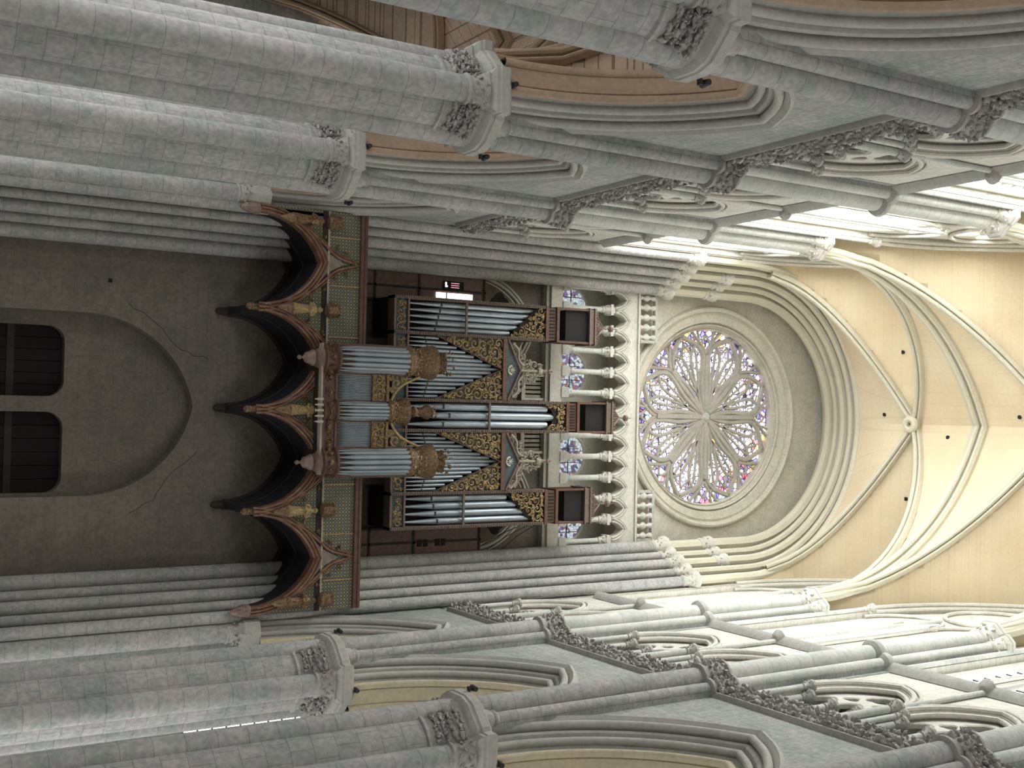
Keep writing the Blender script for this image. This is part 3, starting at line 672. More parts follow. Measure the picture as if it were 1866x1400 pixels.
for i, (x0, x1, nm) in enumerate(((-2.68, -.40, 'upper'), (.10, 2.7, 'lower'))):
    d = bpy.data.objects.new('door_%d' % (i+1), None); COL.objects.link(d); struct(d, 'dark wooden portal door under the organ, %s one in the photo' % nm); d.location = (0, WY+1.2, 0)
    m = MB(); w = (x1-x0)/6
    for j in range(6): m.box(x0+j*w+.01, 0, 0, x0+(j+1)*w-.01, .08, 9.3)
    m.build('planks', 'door', d, smooth=False)
    m = MB()
    for z in (1.0, 3.0, 5.0, 7.6): m.box(x0, -.05, z, x1, 0, z+.22)
    m.build('rails', 'wood_dark', d, smooth=False)
MB().box(-3.6, WY+1.35, 0, 3.4, WY+1.45, 14).build('porch_back', 'black', o)
MB().box(-4.23, WY-.03, 10.4, -4.11, WY+.02, 10.52).build('putlog_hole', 'black', o)
# cracks and old arch scar over the portal
m = MB()
for pts in ([(-3.5, 11.0), (-2.9, 12.0), (-2.2, 12.6), (-1.9, 13.2), (-1.75, 13.9)], [(1.4, 13.4), (2.1, 12.5), (2.9, 12.0), (3.5, 11.0)]):
    q = []
    for (x0, z0), (x1, z1) in zip(pts, pts[1:]): q += [(x0+(x1-x0)*t+rng.uniform(-.05, .05), z0+(z1-z0)*t+rng.uniform(-.04, .04)) for t in (0, .25, .5, .75)]
    tubes_xz(m, q, WY+.005, .009, 4)
m.build('crack', 'wood_dark', o)

# blind arches, ledge, louvres behind the organ
up = MB()
for sx in (-1, 1):
    c = XC+sx*3.25
    P, Nn = parch(2.0, 2.6, 12)
    for off, y, r in ((0, WY-.05, .07), (.16, WY-.02, .05), (-.14, WY-.0, .05)): tubes_xz(up, [(c+a+p*off, 24.0+b+q*off) for (a, b), (p, q) in zip(P, Nn)], y, r)
up.box(-7.5, WY-.42, 27.35, 7.5, WY+.3, 27.55).box(-7.5, WY-.3, 27.2, 7.5, WY+.3, 27.35).box(-7.5, WY-.34, 27.55, 7.5, WY+1.7, 27.95)
o2 = up.build('gallery_ledge', 'trim_hi', o, smooth=True)
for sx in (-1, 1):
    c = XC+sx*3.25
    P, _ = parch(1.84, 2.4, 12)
    plate([[(c-1.84, 18.5)]+[(c+a, 24+b) for a, b in P]+[(c+1.84, 18.5)]], .03).xf(toy(WY-.03)).build('shaded_recess_plate', plain('shaded ochre panel %d' % sx, (0.16, 0.12, 0.08), .9), o)  # flat ochre plate; the shade of the recess is put into its colour
    plate([foil(c+sx*1.05, 25.15, .36, 4, 28)], .04).xf(toy(WY-.06)).build('blind_oculus', 'black', o)
    plate([foil(c-sx*.2, 25.35, .5, 4, 28)], .04).xf(toy(WY-.06)).build('blind_oculus', 'black', o)
for sx in (-1, 1):
    c = XC+sx*1.05
    g = empty('louvred_opening', 'pale framed opening with vertical slats %s the central organ tower' % ('above' if sx < 0 else 'below'), 'vent', (c, WY, 26.2), group='slatted openings behind the organ')
    MB().box(-.52, -.22, -.05, .52, -.002, .12).box(-.52, -.22, .12, -.42, -.002, 1.15).box(.42, -.22, .12, .52, -.002, 1.15).build('frame', 'trim_hi', g)
    MB().box(-.42, -.02, .12, .42, -.004, 1.15).build('void', 'black', g)
    for j in range(5): MB().box(-.38+j*.17, -.13, .13, -.27+j*.17, -.06, 1.14).build('slat', plain('weathered slat', (.36, .33, .25)) if j == 0 and sx < 0 else bpy.data.materials['weathered slat'], g)
    MB().box(-.42, -.16, .9, .42, -.14, .93).build('tie_bar', 'iron', g)

# gallery arcade under the rose
NG = 12; SP = .86; G0 = -.16-6*SP
hd = [(G0-.3, 30.5)]+[(G0-.3, 31.78), (G0+12*SP+.3, 31.78), (G0+12*SP+.3, 30.5)]
L_ = [(G0-.3, 31.78), (G0+12*SP+.3, 31.78), (G0+12*SP+.3, 30.45)]
for i in reversed(range(NG)): L_ += list(reversed(lancet(G0+(i+.5)*SP, 30.45, 30.6, .31, .56, 6)))
L_ += [(G0-.3, 30.45)]
ga = empty('gallery_arcade', 'row of small pointed arches on slim columns under the rose window', 'arcade', (0, 0, 0))
plate([L_], .42).xf(toy(38.5)).build('arch_wall', 'trim_hi', ga, smooth=False)
m = MB()
for i in range(NG):
    c = G0+(i+.5)*SP; P, Nn = parch(.33, .6, 7)
    for off, y, r in ((.0, 38.27, .035), (.1, 38.26, .035), (.18, 38.28, .025)): tubes_xz(m, [(c+a+p*off, 30.6+b+q*off) for (a, b), (p, q) in zip(P, Nn)], y, r, 6)
m.box(G0-.3, 38.2, 31.76, G0+12*SP+.3, 38.75, 31.84)
m.build('arch_moulding', 'trim_hi', ga)
for i in range(NG+1):
    x = G0+i*SP
    MB().box(-.2, -.2, 27.95, .2, .2, 28.3).lathe([(.2, 28.3), (.2, 28.36), (.15, 28.4), (.17, 28.45), (.11, 28.5), (.11, 29.98)], n=14).build('column', 'shaft_hi', ga, (x, 38.42, 0))
    k = kids(ga)[-1]
    c = MB().lathe([(.11, 29.95), (.15, 29.98), (.12, 30.03), (.14, 30.2), (.22, 30.32)], n=12).box(-.22, -.22, 30.32, .22, .22, 30.46); cap_leaves(c, .12, .2, 30.06, 30.3, 7, 2, .05)
    c.build('capital', 'trim_hi', k)
gb = MB().box(-5.9, 39.95, 27.9, 5.9, 40.15, 32).box(-5.9, 38.7, 31.5, 5.9, 40.1, 31.75)
for sx in (-1, 1): gb.box(*sorted((sx*5.55, sx*5.9))[:1], 38.4, 27.9, sorted((sx*5.55, sx*5.9))[1], 40.1, 31.8)
gb.build('passage_wall', 'west_hi', o, smooth=False)
wn = 20
for c, w_ in ((-4.75, .62), (-1.85, .85), (1.6, .85), (4.5, .62)):
    g = bpy.data.objects.new('window_%d' % wn, None); COL.objects.link(g); struct(g, 'small stained glass window behind the gallery columns'); wn += 1
    plate([lancet(c, 28.2, 29.5, w_, .75, 8)], .02).xf(toy(39.93)).build('window_glass', 'glass_gal', g, smooth=False)
    m = tubes_xz(MB(), lancet(c, 28.2, 29.5, w_+.05, .8, 8), 39.9, .07)
    m.build('window_frame', 'trim_hi', g)
    m = MB()
    for j in (1, 2, 3): m.box(c-w_, 39.88, 28.2+j*.42, c+w_, 39.91, 28.23+j*.42)
    m.box(c-.3, 39.88, 28.2, c-.27, 39.91, 30).box(c+.27, 39.88, 28.2, c+.3, 39.91, 30)
    m.build('window_bars', 'iron', g, smooth=False)
# balustrade, one run each side of the rose
for sx, xs, xe in ((-1, -5.3, -3.2), (1, 3.0, 5.1)):
    g = empty('balustrade', 'short stone balustrade %s the rose window at the top of the gallery' % ('above' if sx < 0 else 'below'), 'balustrade', (0, 0, 0), group='balustrades beside the rose')
    MB().box(xs, 38.22, 32.66, xe, 38.4, 32.8).box(xs, 38.24, 31.84, xe, 38.38, 31.9).build('rail', 'trim', g)
    nb = 5
    for i in range(nb):
        x = xs+.22+(xe-xs-.44)*i/(nb-1)
        MB().lathe([(.09, 31.9), (.09, 32.0), (.05, 32.04), (.15, 32.2), (.16, 32.26), (.06, 32.42), (.06, 32.46), (.12, 32.6), (.12, 32.66)], n=10).build('baluster', 'trim_hi', g, (x, 38.31, 0))
    for x in (xs+.04, xe-.04): MB().box(x-.06, 38.24, 31.84, x+.06, 38.38, 32.66).build('end_post', 'trim', g)

# ---------------------------------------------------------------- rose window
RZ, RX = 36.3, XC
outl = [(-6.0, 31.8), (-6.0, 37.5)]+[(XC+6.0*cos(a), 37.5+6.0*sin(a)) for a in [pi-pi*j/24 for j in range(1, 24)]]+[(6.0, 37.5), (6.0, 31.8)]
# the ring touches the sill, so the opening is kept just inside it
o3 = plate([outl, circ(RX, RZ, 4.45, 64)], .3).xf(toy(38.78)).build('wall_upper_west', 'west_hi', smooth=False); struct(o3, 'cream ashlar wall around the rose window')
rose = bpy.data.objects.new('window_30', None); COL.objects.link(rose); struct(rose, 'great round stained glass rose window at the end of the nave'); rose.location = (RX, 38.6, RZ)
m = MB().lathe([(4.86, .06), (4.86, -.06), (4.80, -.14), (4.72, -.16), (4.64, -.10), (4.62, 0), (4.57, .12), (4.50, .0), (4.18, .06), (4.13, .22), (4.06, .10), (4.02, .14), (4.0, .30), (3.93, .34), (3.88, .30), (3.84, .36), (3.84, .75)], (0, 0, 0), n=96, axis='y', cap=False)
m.build('stone_ring', 'west_hi', rose, ang=.45)
def pol(rho, deg): a = radians(deg); return (rho*cos(a), rho*sin(a))
def smoothpath(pts, k=5):
    out = []; n = len(pts)
    for i in range(n-1):
        p0, p1, p2, p3 = pts[max(i-1, 0)], pts[i], pts[i+1], pts[min(i+2, n-1)]
        for j in range(k):
            t = j/k
            out.append(tuple(.5*((2*p1[a])+(-p0[a]+p2[a])*t+(2*p0[a]-5*p1[a]+4*p2[a]-p3[a])*t*t+(-p0[a]+3*p1[a]-3*p2[a]+p3[a])*t**3) for a in (0, 1)))
    return out+[pts[-1]]
def line(m, th, sp, pts, r):
    tubes_xz(m, smoothpath([pol(q, th+sp*f) for q, f in pts]), .56, r*1.42, 6)
for i in range(8):
    th = 22.5+45*i; m = MB()
    for sp in (1, -1):
        line(m, th, sp, [(.28, 17), (.9, 12), (1.6, 14.5), (2.3, 18.5), (2.8, 18.5), (3.2, 13.5), (3.5, 6), (3.78, 0)], .085)
        line(m, th, sp, [(.35, 22.5), (1.6, 21.5), (2.6, 22.0), (3.05, 20), (3.85, 10)], .06)
        line(m, th, sp, [(1.15, 0), (1.7, 2.0), (2.4, 3.2), (2.85, 5.5), (3.25, 12)], .055)
        line(m, th, sp, [(1.15, 0), (1.5, 7), (1.9, 9.2), (2.5, 10.5), (3.0, 11)], .045)
        line(m, th, sp, [(2.95, 10.8), (3.15, 8.5), (3.3, 4)], .03)
        line(m, th, sp, [(3.2, 13.5), (3.45, 16), (3.85, 15)], .045)
        line(m, th, sp, [(2.85, 5.5), (3.1, 3), (3.4, 0)], .04)
    line(m, th, 1, [(.25, 0), (1.15, 0)], .05)
    line(m, th+22.5, 1, [(2.75, 0), (3.1, 4.5), (3.4, 3), (3.6, 0)], .04); line(m, th+22.5, -1, [(2.75, 0), (3.1, 4.5), (3.4, 3), (3.6, 0)], .04)
    line(m, th+22.5, 1, [(.25, 0), (2.75, 0)], .11)
    m.build('petal_tracery', 'tracery', rose)
MB().lathe([(.0, -.14), (.12, -.12), (.2, -.04), (.32, -.02), (.32, .06)], (0, .5, 0), n=20, axis='y', cap=False).build('hub', 'trim', rose)
MB().lathe([(0, .66), (3.95, .66)], (0, 0, 0), n=64, axis='y', cap=False).build('window_glass', 'glass_rose', rose, smooth=False)
m = MB()
for j in range(-9, 10):
    z = j*.42; h = sqrt(max(0, 3.8**2-z*z))
    if h > .3: m.box(-h, .60, z-.012, h, .62, z+.012)
m.build('window_bars', 'iron', rose, smooth=False)

# ================================================================ tribune that carries the organ
TX = [-6.55, -3.4, -.13, 3.13, 6.28]; TY = 35.6
tb = empty('organ_tribune', 'painted and gilt wooden organ tribune of four pointed arches with a lattice parapet', 'gallery', (0, TY, 14.0))
# front: opening curves for the four arches
def tb_arch(i, inset=0.0, n=14):
    x0, x1 = TX[i]+.09+inset, TX[i+1]-.09-inset; hs = (x1-x0)/2; c = (x0+x1)/2
    return [(c+a, .35+b) for a, b in parch(hs, 2.12-inset, n)[0]]
L_ = [(-6.68, .3), (-6.68, 4.0), (6.42, 4.0), (6.42, .3)]
for i in reversed(range(4)): L_ += list(reversed([(tb_arch(i)[0][0], .3)]+tb_arch(i)+[(tb_arch(i)[-1][0], .3)]))
plate([L_], .16).xf(toy(.08)).build('lattice_front', 'lattice', tb, smooth=False)
for i in range(4):
    m = MB(); A_ = tb_arch(i); x0, x1 = A_[0][0], A_[-1][0]; c = (x0+x1)/2; hs = (x1-x0)/2
    Pn, Nn = parch(hs, 2.12, 18)
    path = [(c+a, .35+b) for a, b in Pn]
    m.sweep([(x, 0, z) for x, z in path], [(p, 0, q) for p, q in Nn], [(0, 1, 0)]*len(path), [(-.02, .3), (-.02, -.02), (.02, -.07), (.06, -.03), (.09, -.09), (.13, -.10), (.15, -.04), (.19, -.09), (.23, -.08), (.25, 0)])
    m.build('arch_moulding', 'mould', tb, ang=.3)
    # ogee hood rising to a finial
    tip = 4.05 if i in (0, 3) else 3.6
    m = MB()
    for sgn in (-1, 1):
        hood = smoothpath([(c+sgn*hs*1.0, .55), (c+sgn*hs*.86, 1.45), (c+sgn*hs*.62, 2.15), (c+sgn*hs*.36, 2.62), (c+sgn*hs*.14, 3.05), (c+sgn*.03, tip-.35)], 4)
        tubes_xz(m, hood, -.06, .045, 6); tubes_xz(m, [(x+sgn*.07, z+.05) for x, z in hood], -.03, .03, 6)
    m.build('ogee_hood', 'mould', tb)
    m = MB()
    for sgn in (-1, 1):
        for (fx, z) in ((.9, 1.35), (.74, 1.95), (.5, 2.45), (.27, 2.85), (.14, 3.2)):
            for _ in range(3): m.blob((c+sgn*(hs*fx+.12)+rng.uniform(-.06, .06), -.08, z+.12+rng.uniform(-.06, .06)), .065, rng)
    m.tube([(c, -.05, tip-.4), (c, -.05, tip)], [.045, .012], 6)
    for _ in range(5): m.blob((c+rng.uniform(-.1, .1), -.08, tip-.45+rng.uniform(-.05, .05)), .05, rng)
    m.build('crocket', 'gilt', tb)
    if i in (0, 3):
        plate([[(c-.62, 2.42), (c-.33, 2.66), (c-.1, 3.1), (c, 3.3), (c+.1, 3.1), (c+.33, 2.66), (c+.62, 2.42), (c+.3, 2.62), (c, 2.56), (c-.3, 2.62)]], .04).xf(toy(-.03)).build('gable_panel', plain('grey gable panel %d' % i, (.24, .20, .17)), tb)
MB().box(-6.68, -.10, 3.84, 6.42, .2, 4.08).box(-6.68, -.13, 3.98, 6.42, -.10, 4.04).build('top_rail', 'wood', tb)
pb = plain('pale bar', (.42, .36, .28))
for xa, xb in ((-6.68, -1.98), (1.75, 6.42)):
    MB().box(xa, -.06, 2.67, xb, .02, 2.73).build('middle_bar', pb, tb)
    MB().box(xa, -.03, 2.50, xb, .01, 2.67).build('shadow_strip', 'wood_dark', tb)  # dark strip standing in for the shadow under the pale bar
m = MB()
for x in (-5.85, -4.25, -2.55, 2.3, 3.95, 5.45): m.box(x-.02, -.035, 2.76, x+.02, 0, 3.84)
m.build('gilt_stile', 'gold', tb)
# small ribs falling to the foot of each arch
for i, x in enumerate(TX):
    if i in (1, 2, 3):
        MB().lathe([(.03, -.02), (.10, .04), (.12, .12), (.09, .16), (.12, .2), (.10, .3), (.10, .42)], (x, .08, 0), n=12).build('pendant_foot', 'gilt', tb)
        for sgn in (-1, 1): pass
    else:
        s_ = 1 if i == 0 else -1
        m = MB().lathe([(.06, -.25), (.14, -.1), (.2, .15), (.22, .3), (.2, .35)], (x-s_*.0, .12, 0), n=10); cap_leaves(m, .15, .2, -.1, .25, 6, 2, .05, cx=x, cy=.12)
        m.build('wall_corbel', 'bulb', tb, ang=.9)
# vault under the floor: four barrels running back to the wall, ribbed front and back
for i in range(4):
    m = MB(); A_ = tb_arch(i); n = len(A_); vs = []
    for x, z in A_: vs += [(x, .16, z), (x, WY-TY-.02, z)]
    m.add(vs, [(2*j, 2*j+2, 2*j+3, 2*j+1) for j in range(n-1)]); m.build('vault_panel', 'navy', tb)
    m = tubes_xz(MB(), [(x, z-.03) for x, z in A_], WY-TY-.12, .09, 8)
    tubes_xz(m, [(x, z-.03) for x, z in A_], 1.5, .05, 6)
    m.build('vault_rib', 'wood_dark', tb)
for x in TX[1:4]:
    MB().box(x-.1, .1, .3, x+.1, 3.0, .55).build('valley_beam', 'navy', tb)
    MB().lathe([(.05, -.1), (.12, 0), (.14, .2), (.14, .4)], (x, 2.88, 0), n=10).build('rear_corbel', 'wood_dark', tb)
MB().box(-6.68, .16, 2.55, 6.42, 2.99, 2.95).build('floor_board', 'wood_dark', tb, smooth=False)
MB().box(-6.6, -.0, 1.2, -6.5, 2.9, 2.6).build('end_board', 'wood_dark', tb)

# statues in the spandrels
def make_figure(label, group, h=1.0, mat='gold', name='statue'):
    """small draped standing figure, one continuous surface from hem to crown, arms folded over the breast"""
    k = h
    m = MB().lathe([(.15*k, 0), (.17*k, .04*k), (.155*k, .2*k), (.14*k, .42*k), (.125*k, .52*k), (.15*k, .62*k), (.165*k, .72*k), (.14*k, .79*k), (.06*k, .825*k), (.052*k, .85*k), (.075*k, .88*k), (.085*k, .92*k), (.075*k, .97*k), (.03*k, 1.0*k), (0, 1.0*k)], n=16, sx=1, sy=.72)
    for i, v in enumerate(m.v):
        if v[2] < .6*k:
            a = atan2(v[1], v[0]); s_ = 1+.10*cos(a*6)*(1-v[2]/(.7*k)); m.v[i] = (v[0]*s_, v[1]*s_, v[2])
    for sgn in (-1, 1): m.tube([(sgn*.15*k, 0, .74*k), (sgn*.19*k, -.06*k, .6*k), (sgn*.12*k, -.15*k, .56*k), (sgn*.02*k, -.16*k, .62*k)], [.05*k, .045*k, .035*k, .03*k], 8)
    o = m.build(name, mat); tag(o, label, 'statue', group)
    c = MB().lathe([(.09*k, .93*k), (.1*k, .96*k), (.05*k, 1.03*k), (0, 1.04*k)], (0, .01*k, 0), n=10).build('headdress', mat, o)
    return o
labs = ['gilt statue at the very top end of the tribune, against the wall shafts', 'gilt statue between the first two tribune arches from the top', 'gilt statue under the middle of the small organ case',
        'gilt statue between the last two tribune arches, nearer the bottom', 'dark gilt statue at the very bottom end of the tribune']
for i, x in enumerate((-6.3, -3.4, -.13, 3.13, 6.05)):
    st = make_figure(labs[i], 'gilt statues on the tribune front', 1.0, 'gold' if i in (1, 2, 3) else 'gilt'); st.location = (x, TY-.24, 15.42)
    MB().lathe([(.02, .95), (.08, 1.05), (.18, 1.32), (.2, 1.42)], (x, -.2, 0), n=10).build('statue_bracket', 'gilt', tb)
    m = MB().lathe([(.2, 2.62), (.24, 2.66), (.24, 2.9), (.2, 2.95), (.22, 3.05), (.1, 3.08)], (x, -.16, 0), n=6, cap=True)
    for q in range(6): m.blob((x+.2*cos(q), -.16+.2*sin(q), 3.0+.05*(q % 2)), .05, rng)
    if i != 2: m.build('canopy', 'gilt', tb)

# ================================================================ organ pipes
def pipe(parent, x, y, z0, zm, z1, r, n=12):
    o = MB().lathe([(r*.22, z0), (r*.95, zm), (r, zm+.03), (r, z1)], n=n).build('pipe', 'tin', parent, (x, y, 0))
    return o
def pipe_mouth(o, zm, r):
    MB().box(-r*.6, -r*1.02, zm-.03, r*.6, -r*.7, zm+.035).build('mouth', 'mouth', o)
    m = MB().tube([(-r*.55, -r*.95, zm+.05), (-r*.35, -r*1.03, zm+.05+r*1.1), (0, -r*1.06, zm+.05+r*1.6), (r*.35, -r*1.03, zm+.05+r*1.1), (r*.55, -r*.95, zm+.05)], r*.06, 5)
    m.build('upper_lip', 'tin', o)
def scrolls(m, poly, y, rng, n, rmin, rmax, tr):
    """gilt rinceaux: spirals packed inside a polygon in the x,z plane"""
    def inside(p, mar):
        k = len(poly)
        sgn = None
        for i in range(k):
            (x0, z0), (x1, z1) = poly[i], poly[(i+1) % k]
            d = ((x1-x0)*(p[1]-z0)-(z1-z0)*(p[0]-x0))/hypot(x1-x0, z1-z0)
            if sgn is None: sgn = 1 if sum((poly[j][0]*poly[(j+1) % k][1]-poly[(j+1) % k][0]*poly[j][1]) for j in range(k)) > 0 else -1
            if d*sgn < mar: return False
        return True
    xs = [p[0] for p in poly]; zs = [p[1] for p in poly]; done = []
    for t in range(n*40):
        r = rmax-(rmax-rmin)*min(1, t/(n*22)); p = (rng.uniform(min(xs), max(xs)), rng.uniform(min(zs), max(zs)))
        if not inside(p, r*.9) or any(hypot(p[0]-q[0], p[1]-q[1]) < (r+q[2])*.86 for q in done): continue
        done.append((p[0], p[1], r)); d = rng.choice((-1, 1)); a0 = rng.random()*6.28
        pts = []
        for i in range(13):
            f = i/12; a = a0+d*f*7.5; rr = r*(1-.78*f); pts.append((p[0]+rr*cos(a), p[1]+rr*sin(a)))
        tubes_xz(m, pts, y, tr, 4); m.blob((p[0], y, p[1]), tr*1.9, rng)
        for j in range(3):
            a = a0+2.1*j; m.blob((p[0]+r*1.0*cos(a), y, p[1]+r*1.0*sin(a)), tr*1.7, rng)
        if len(done) >= n: break

# ---------------------------------------------------------------- great organ case
OY = 36.6
org = empty('pipe_organ', 'great organ case with three flat towers, pediments and gold scrollwork', 'organ', (0, OY, 16.95))
ZB = 16.95
def zz(z): return z-ZB
MB().box(-2.7, .55, 0, 2.45, 1.9, zz(19.7)).build('plinth', 'wood_dark', org, smooth=False)
m = MB().box(-4.2, .42, zz(19.7), 4.0, 1.8, zz(20.3)).box(-4.15, .6, zz(20.3), 3.95, 1.8, zz(24.2)).box(-4.15, .6, zz(24.2), -2.9, 1.4, zz(26.0)).box(2.75, .6, zz(24.2), 3.95, 1.4, zz(26.0)).box(-.58, .6, zz(24.2), .5, 1.4, zz(27.0))
m.build('case_body', 'black', org, smooth=False)
MB().box(-4.22, .0, zz(19.66), 4.02, .5, zz(19.74)).box(-4.22, -.03, zz(20.18), 4.02, .1, zz(20.25)).build('sill_moulding', 'casing', org)
MB().box(-4.2, .05, zz(19.74), 4.0, .45, zz(20.18)).build('base_panel', 'blue', org, smooth=False)
for xa, xb in ((-4.1, -2.98), (-2.75, -2.05), (1.75, 2.65), (2.85, 3.92)):
    m = MB(); scrolls(m, [(xa, zz(19.78)), (xb, zz(19.78)), (xb, zz(20.15)), (xa, zz(20.15))], .03, rng, 9, .06, .15, .022)
    m.build('base_scroll', 'gold', org)
def stile(x, z0, z1, w=.11):
    m = MB().box(x-w/2, -.06, zz(z0), x+w/2, .5, zz(z1)); z = z0+.04
    while z < z1-.03: m.box(x-w*.36, -.085, zz(z), x+w*.36, -.06, zz(z+.035)); z += .085
    m.build('stile', 'casing', org, smooth=False)
def lantern(xl, xr, z0, z1, zr, za, xo=0):
    """open belfry stage with posts, cornice and small pitched roof"""
    c = (xl+xr)/2; hw = (xr-xl)/2
    g = MB().box(xl, -.08, zz(z0), xr, .9, zz(z0+.12)).box(xl, -.08, zz(z0+.5), xr, .9, zz(z0+.62)).box(xl+.06, -.02, zz(z0+.12), xr-.06, .8, zz(z0+.5)).build('cornice', 'wood', org, smooth=False)
    m = MB()
    n = 9
    for i in range(n): x = xl+.16+(xr-xl-.32)*i/(n-1); m.box(x-.022, -.045, zz(z0+.2), x+.022, -.02, zz(z0+.42))
    m.build('dentil', 'black', g)
    for x in (xl+.03, xr-.03):
        for y in (-.02, .8): lan = MB().box(x-.04, y-.04, zz(z0+.62), x+.04, y+.04, zz(z1)).build('lantern_post', 'wood', org, smooth=False)
    MB().box(xl+.08, .05, zz(z0+.98), xr-.08, .75, zz(z1)).build('lantern_void', 'black', lan, smooth=False)
    MB().box(xl-.05, -.1, zz(z1), xr+.05, .9, zz(z1+.08)).box(xl-.05, -.1, zz(zr-.07), xr+.05, .9, zz(zr)).box(xl, -.05, zz(z1+.08), xr, .85, zz(zr-.07)).build('lantern_cornice', 'casing', org, smooth=False)
    m = MB(); scrolls(m, [(xl, zz(zr)), (xr, zz(zr)), (xr-.1, zz(zr+.22)), (xl+.1, zz(zr+.22))], -.02, rng, 8, .05, .1, .02); m.build('cresting', 'casing', org)
    y0, y1 = 0, .8; t = zz(zr+.55)
    r = MB().add([(c-hw*.75, y0, zz(zr)), (c+hw*.75, y0, zz(zr)), (c+hw*.75, y1, zz(zr)), (c-hw*.75, y1, zz(zr)), (c, .4, zz(zr+(za-zr)*.52))], [(0, 1, 4), (1, 2, 4), (2, 3, 4), (3, 0, 4)])
    rf = r.build('roof', plain('dark red lantern roof', (.085, .05, .045)), org, smooth=False)
    e = MB()
    for q in ((c-hw*.75, y0), (c+hw*.75, y0), (c+hw*.75, y1), (c-hw*.75, y1)): e.tube([(q[0], q[1], zz(zr)), (c, .4, zz(zr+(za-zr)*.52))], .035, 6)
    e.tube([(c, .4-.4, zz(zr)), (c, .4, zz(zr+(za-zr)*.52))], .022, 6)
    e.tube([(c, .4, zz(zr+(za-zr)*.45)), (c, .4, zz(za))], [.03, .012], 6)
    e.lathe([(.02, -.14), (.12, -.05), (.12, .05), (.02, .14)], (c, .4, zz(zr+(za-zr)*.78)), n=10)
    e.build('roof_ridge', 'casing', rf)
def tower(xl, xr, ztop, n, tall, zt_hi, zt_lo, zmid, z0=20.25):
    for x in (xl, xr): stile(x, 19.66, ztop)
    MB().box(xl, -.05, zz(zmid-.04), xr, .02, zz(zmid+.04)).build('cross_bar', 'casing', org)
    w = (xr-xl-.12)/n; r = w*.46
    for i in range(n):
        x = xl+.06+w*(i+.5); f = i/(n-1) if n > 1 else 0
        if tall == 'l': zt = zt_hi+(zt_lo-zt_hi)*f
        elif tall == 'r': zt = zt_lo+(zt_hi-zt_lo)*f
        else: zt = zt_hi if i == n//2 else zt_lo
        zm = 21.35+.25*((zt-zt_lo)/(zt_hi-zt_lo+1e-6)) if tall != 'c' else (21.75 if i != 1 else 22.0)
        p = pipe(org, x, .22, zz(z0), zz(zm), zz(zt+.15), r, 14); pipe_mouth(p, zz(zm), r)
    if tall == 'l': poly = [(xr, zz(zt_lo)), (xr, zz(ztop)), (xl, zz(ztop)), (xl, zz(zt_hi))]
    elif tall == 'r': poly = [(xl, zz(zt_lo)), (xl, zz(ztop)), (xr, zz(ztop)), (xr, zz(zt_hi))]
    if tall in 'lr':
        m = MB(); scrolls(m, poly if tall == 'r' else poly, -.03, rng, 34, .06, .17, .024)
        cs = m.build('carved_screen', 'gold', org)
        plate([poly], .03).xf(toy(.06)).build('screen_ground', 'wood_dark', cs, smooth=False)
        a, b = ((xr, zt_lo), (xl, zt_hi)) if tall == 'l' else ((xl, zt_lo), (xr, zt_hi))
    else:
        m = MB()
        A_ = [(xl, zz(zt_lo-.15)), (xl+w*.9, zz(zt_hi-.05)), ((xl+xr)/2, zz(zt_hi+.1)), (xr-w*.9, zz(zt_hi-.05)), (xr, zz(zt_lo-.15))]
        plate([A_+[(xr, zz(ztop)), (xl, zz(ztop))]], .03).xf(toy(.06)).build('screen_ground', 'wood_dark', org, smooth=False)
        for poly in ([A_[0], A_[1], (xl+w*.9, zz(ztop)), (xl, zz(ztop))], [A_[1], A_[2], A_[3], (xr-w*.9, zz(ztop)), (xl+w*.9, zz(ztop))], [A_[3], A_[4], (xr, zz(ztop)), (xr-w*.9, zz(ztop))]):
            scrolls(m, poly, -.03, rng, 14, .05, .14, .022)
        m.build('carved_screen', 'gold', org)
tower(-4.17, -2.93, 25.98, 5, 'l', 25.7, 24.35, 22.56)
tower(2.76, 3.98, 26.08, 4, 'r', 25.65, 24.35, 22.6)
tower(-.56, .53, 27.0, 3, 'c', 26.45, 26.1, 23.62)
lantern(-4.22, -2.88, 26.0, 28.02, 28.34, 29.7)
lantern(2.71, 4.03, 26.1, 27.95, 28.28, 29.7)
lantern(-.62, .56, 27.02, 28.9, 29.24, 30.5)
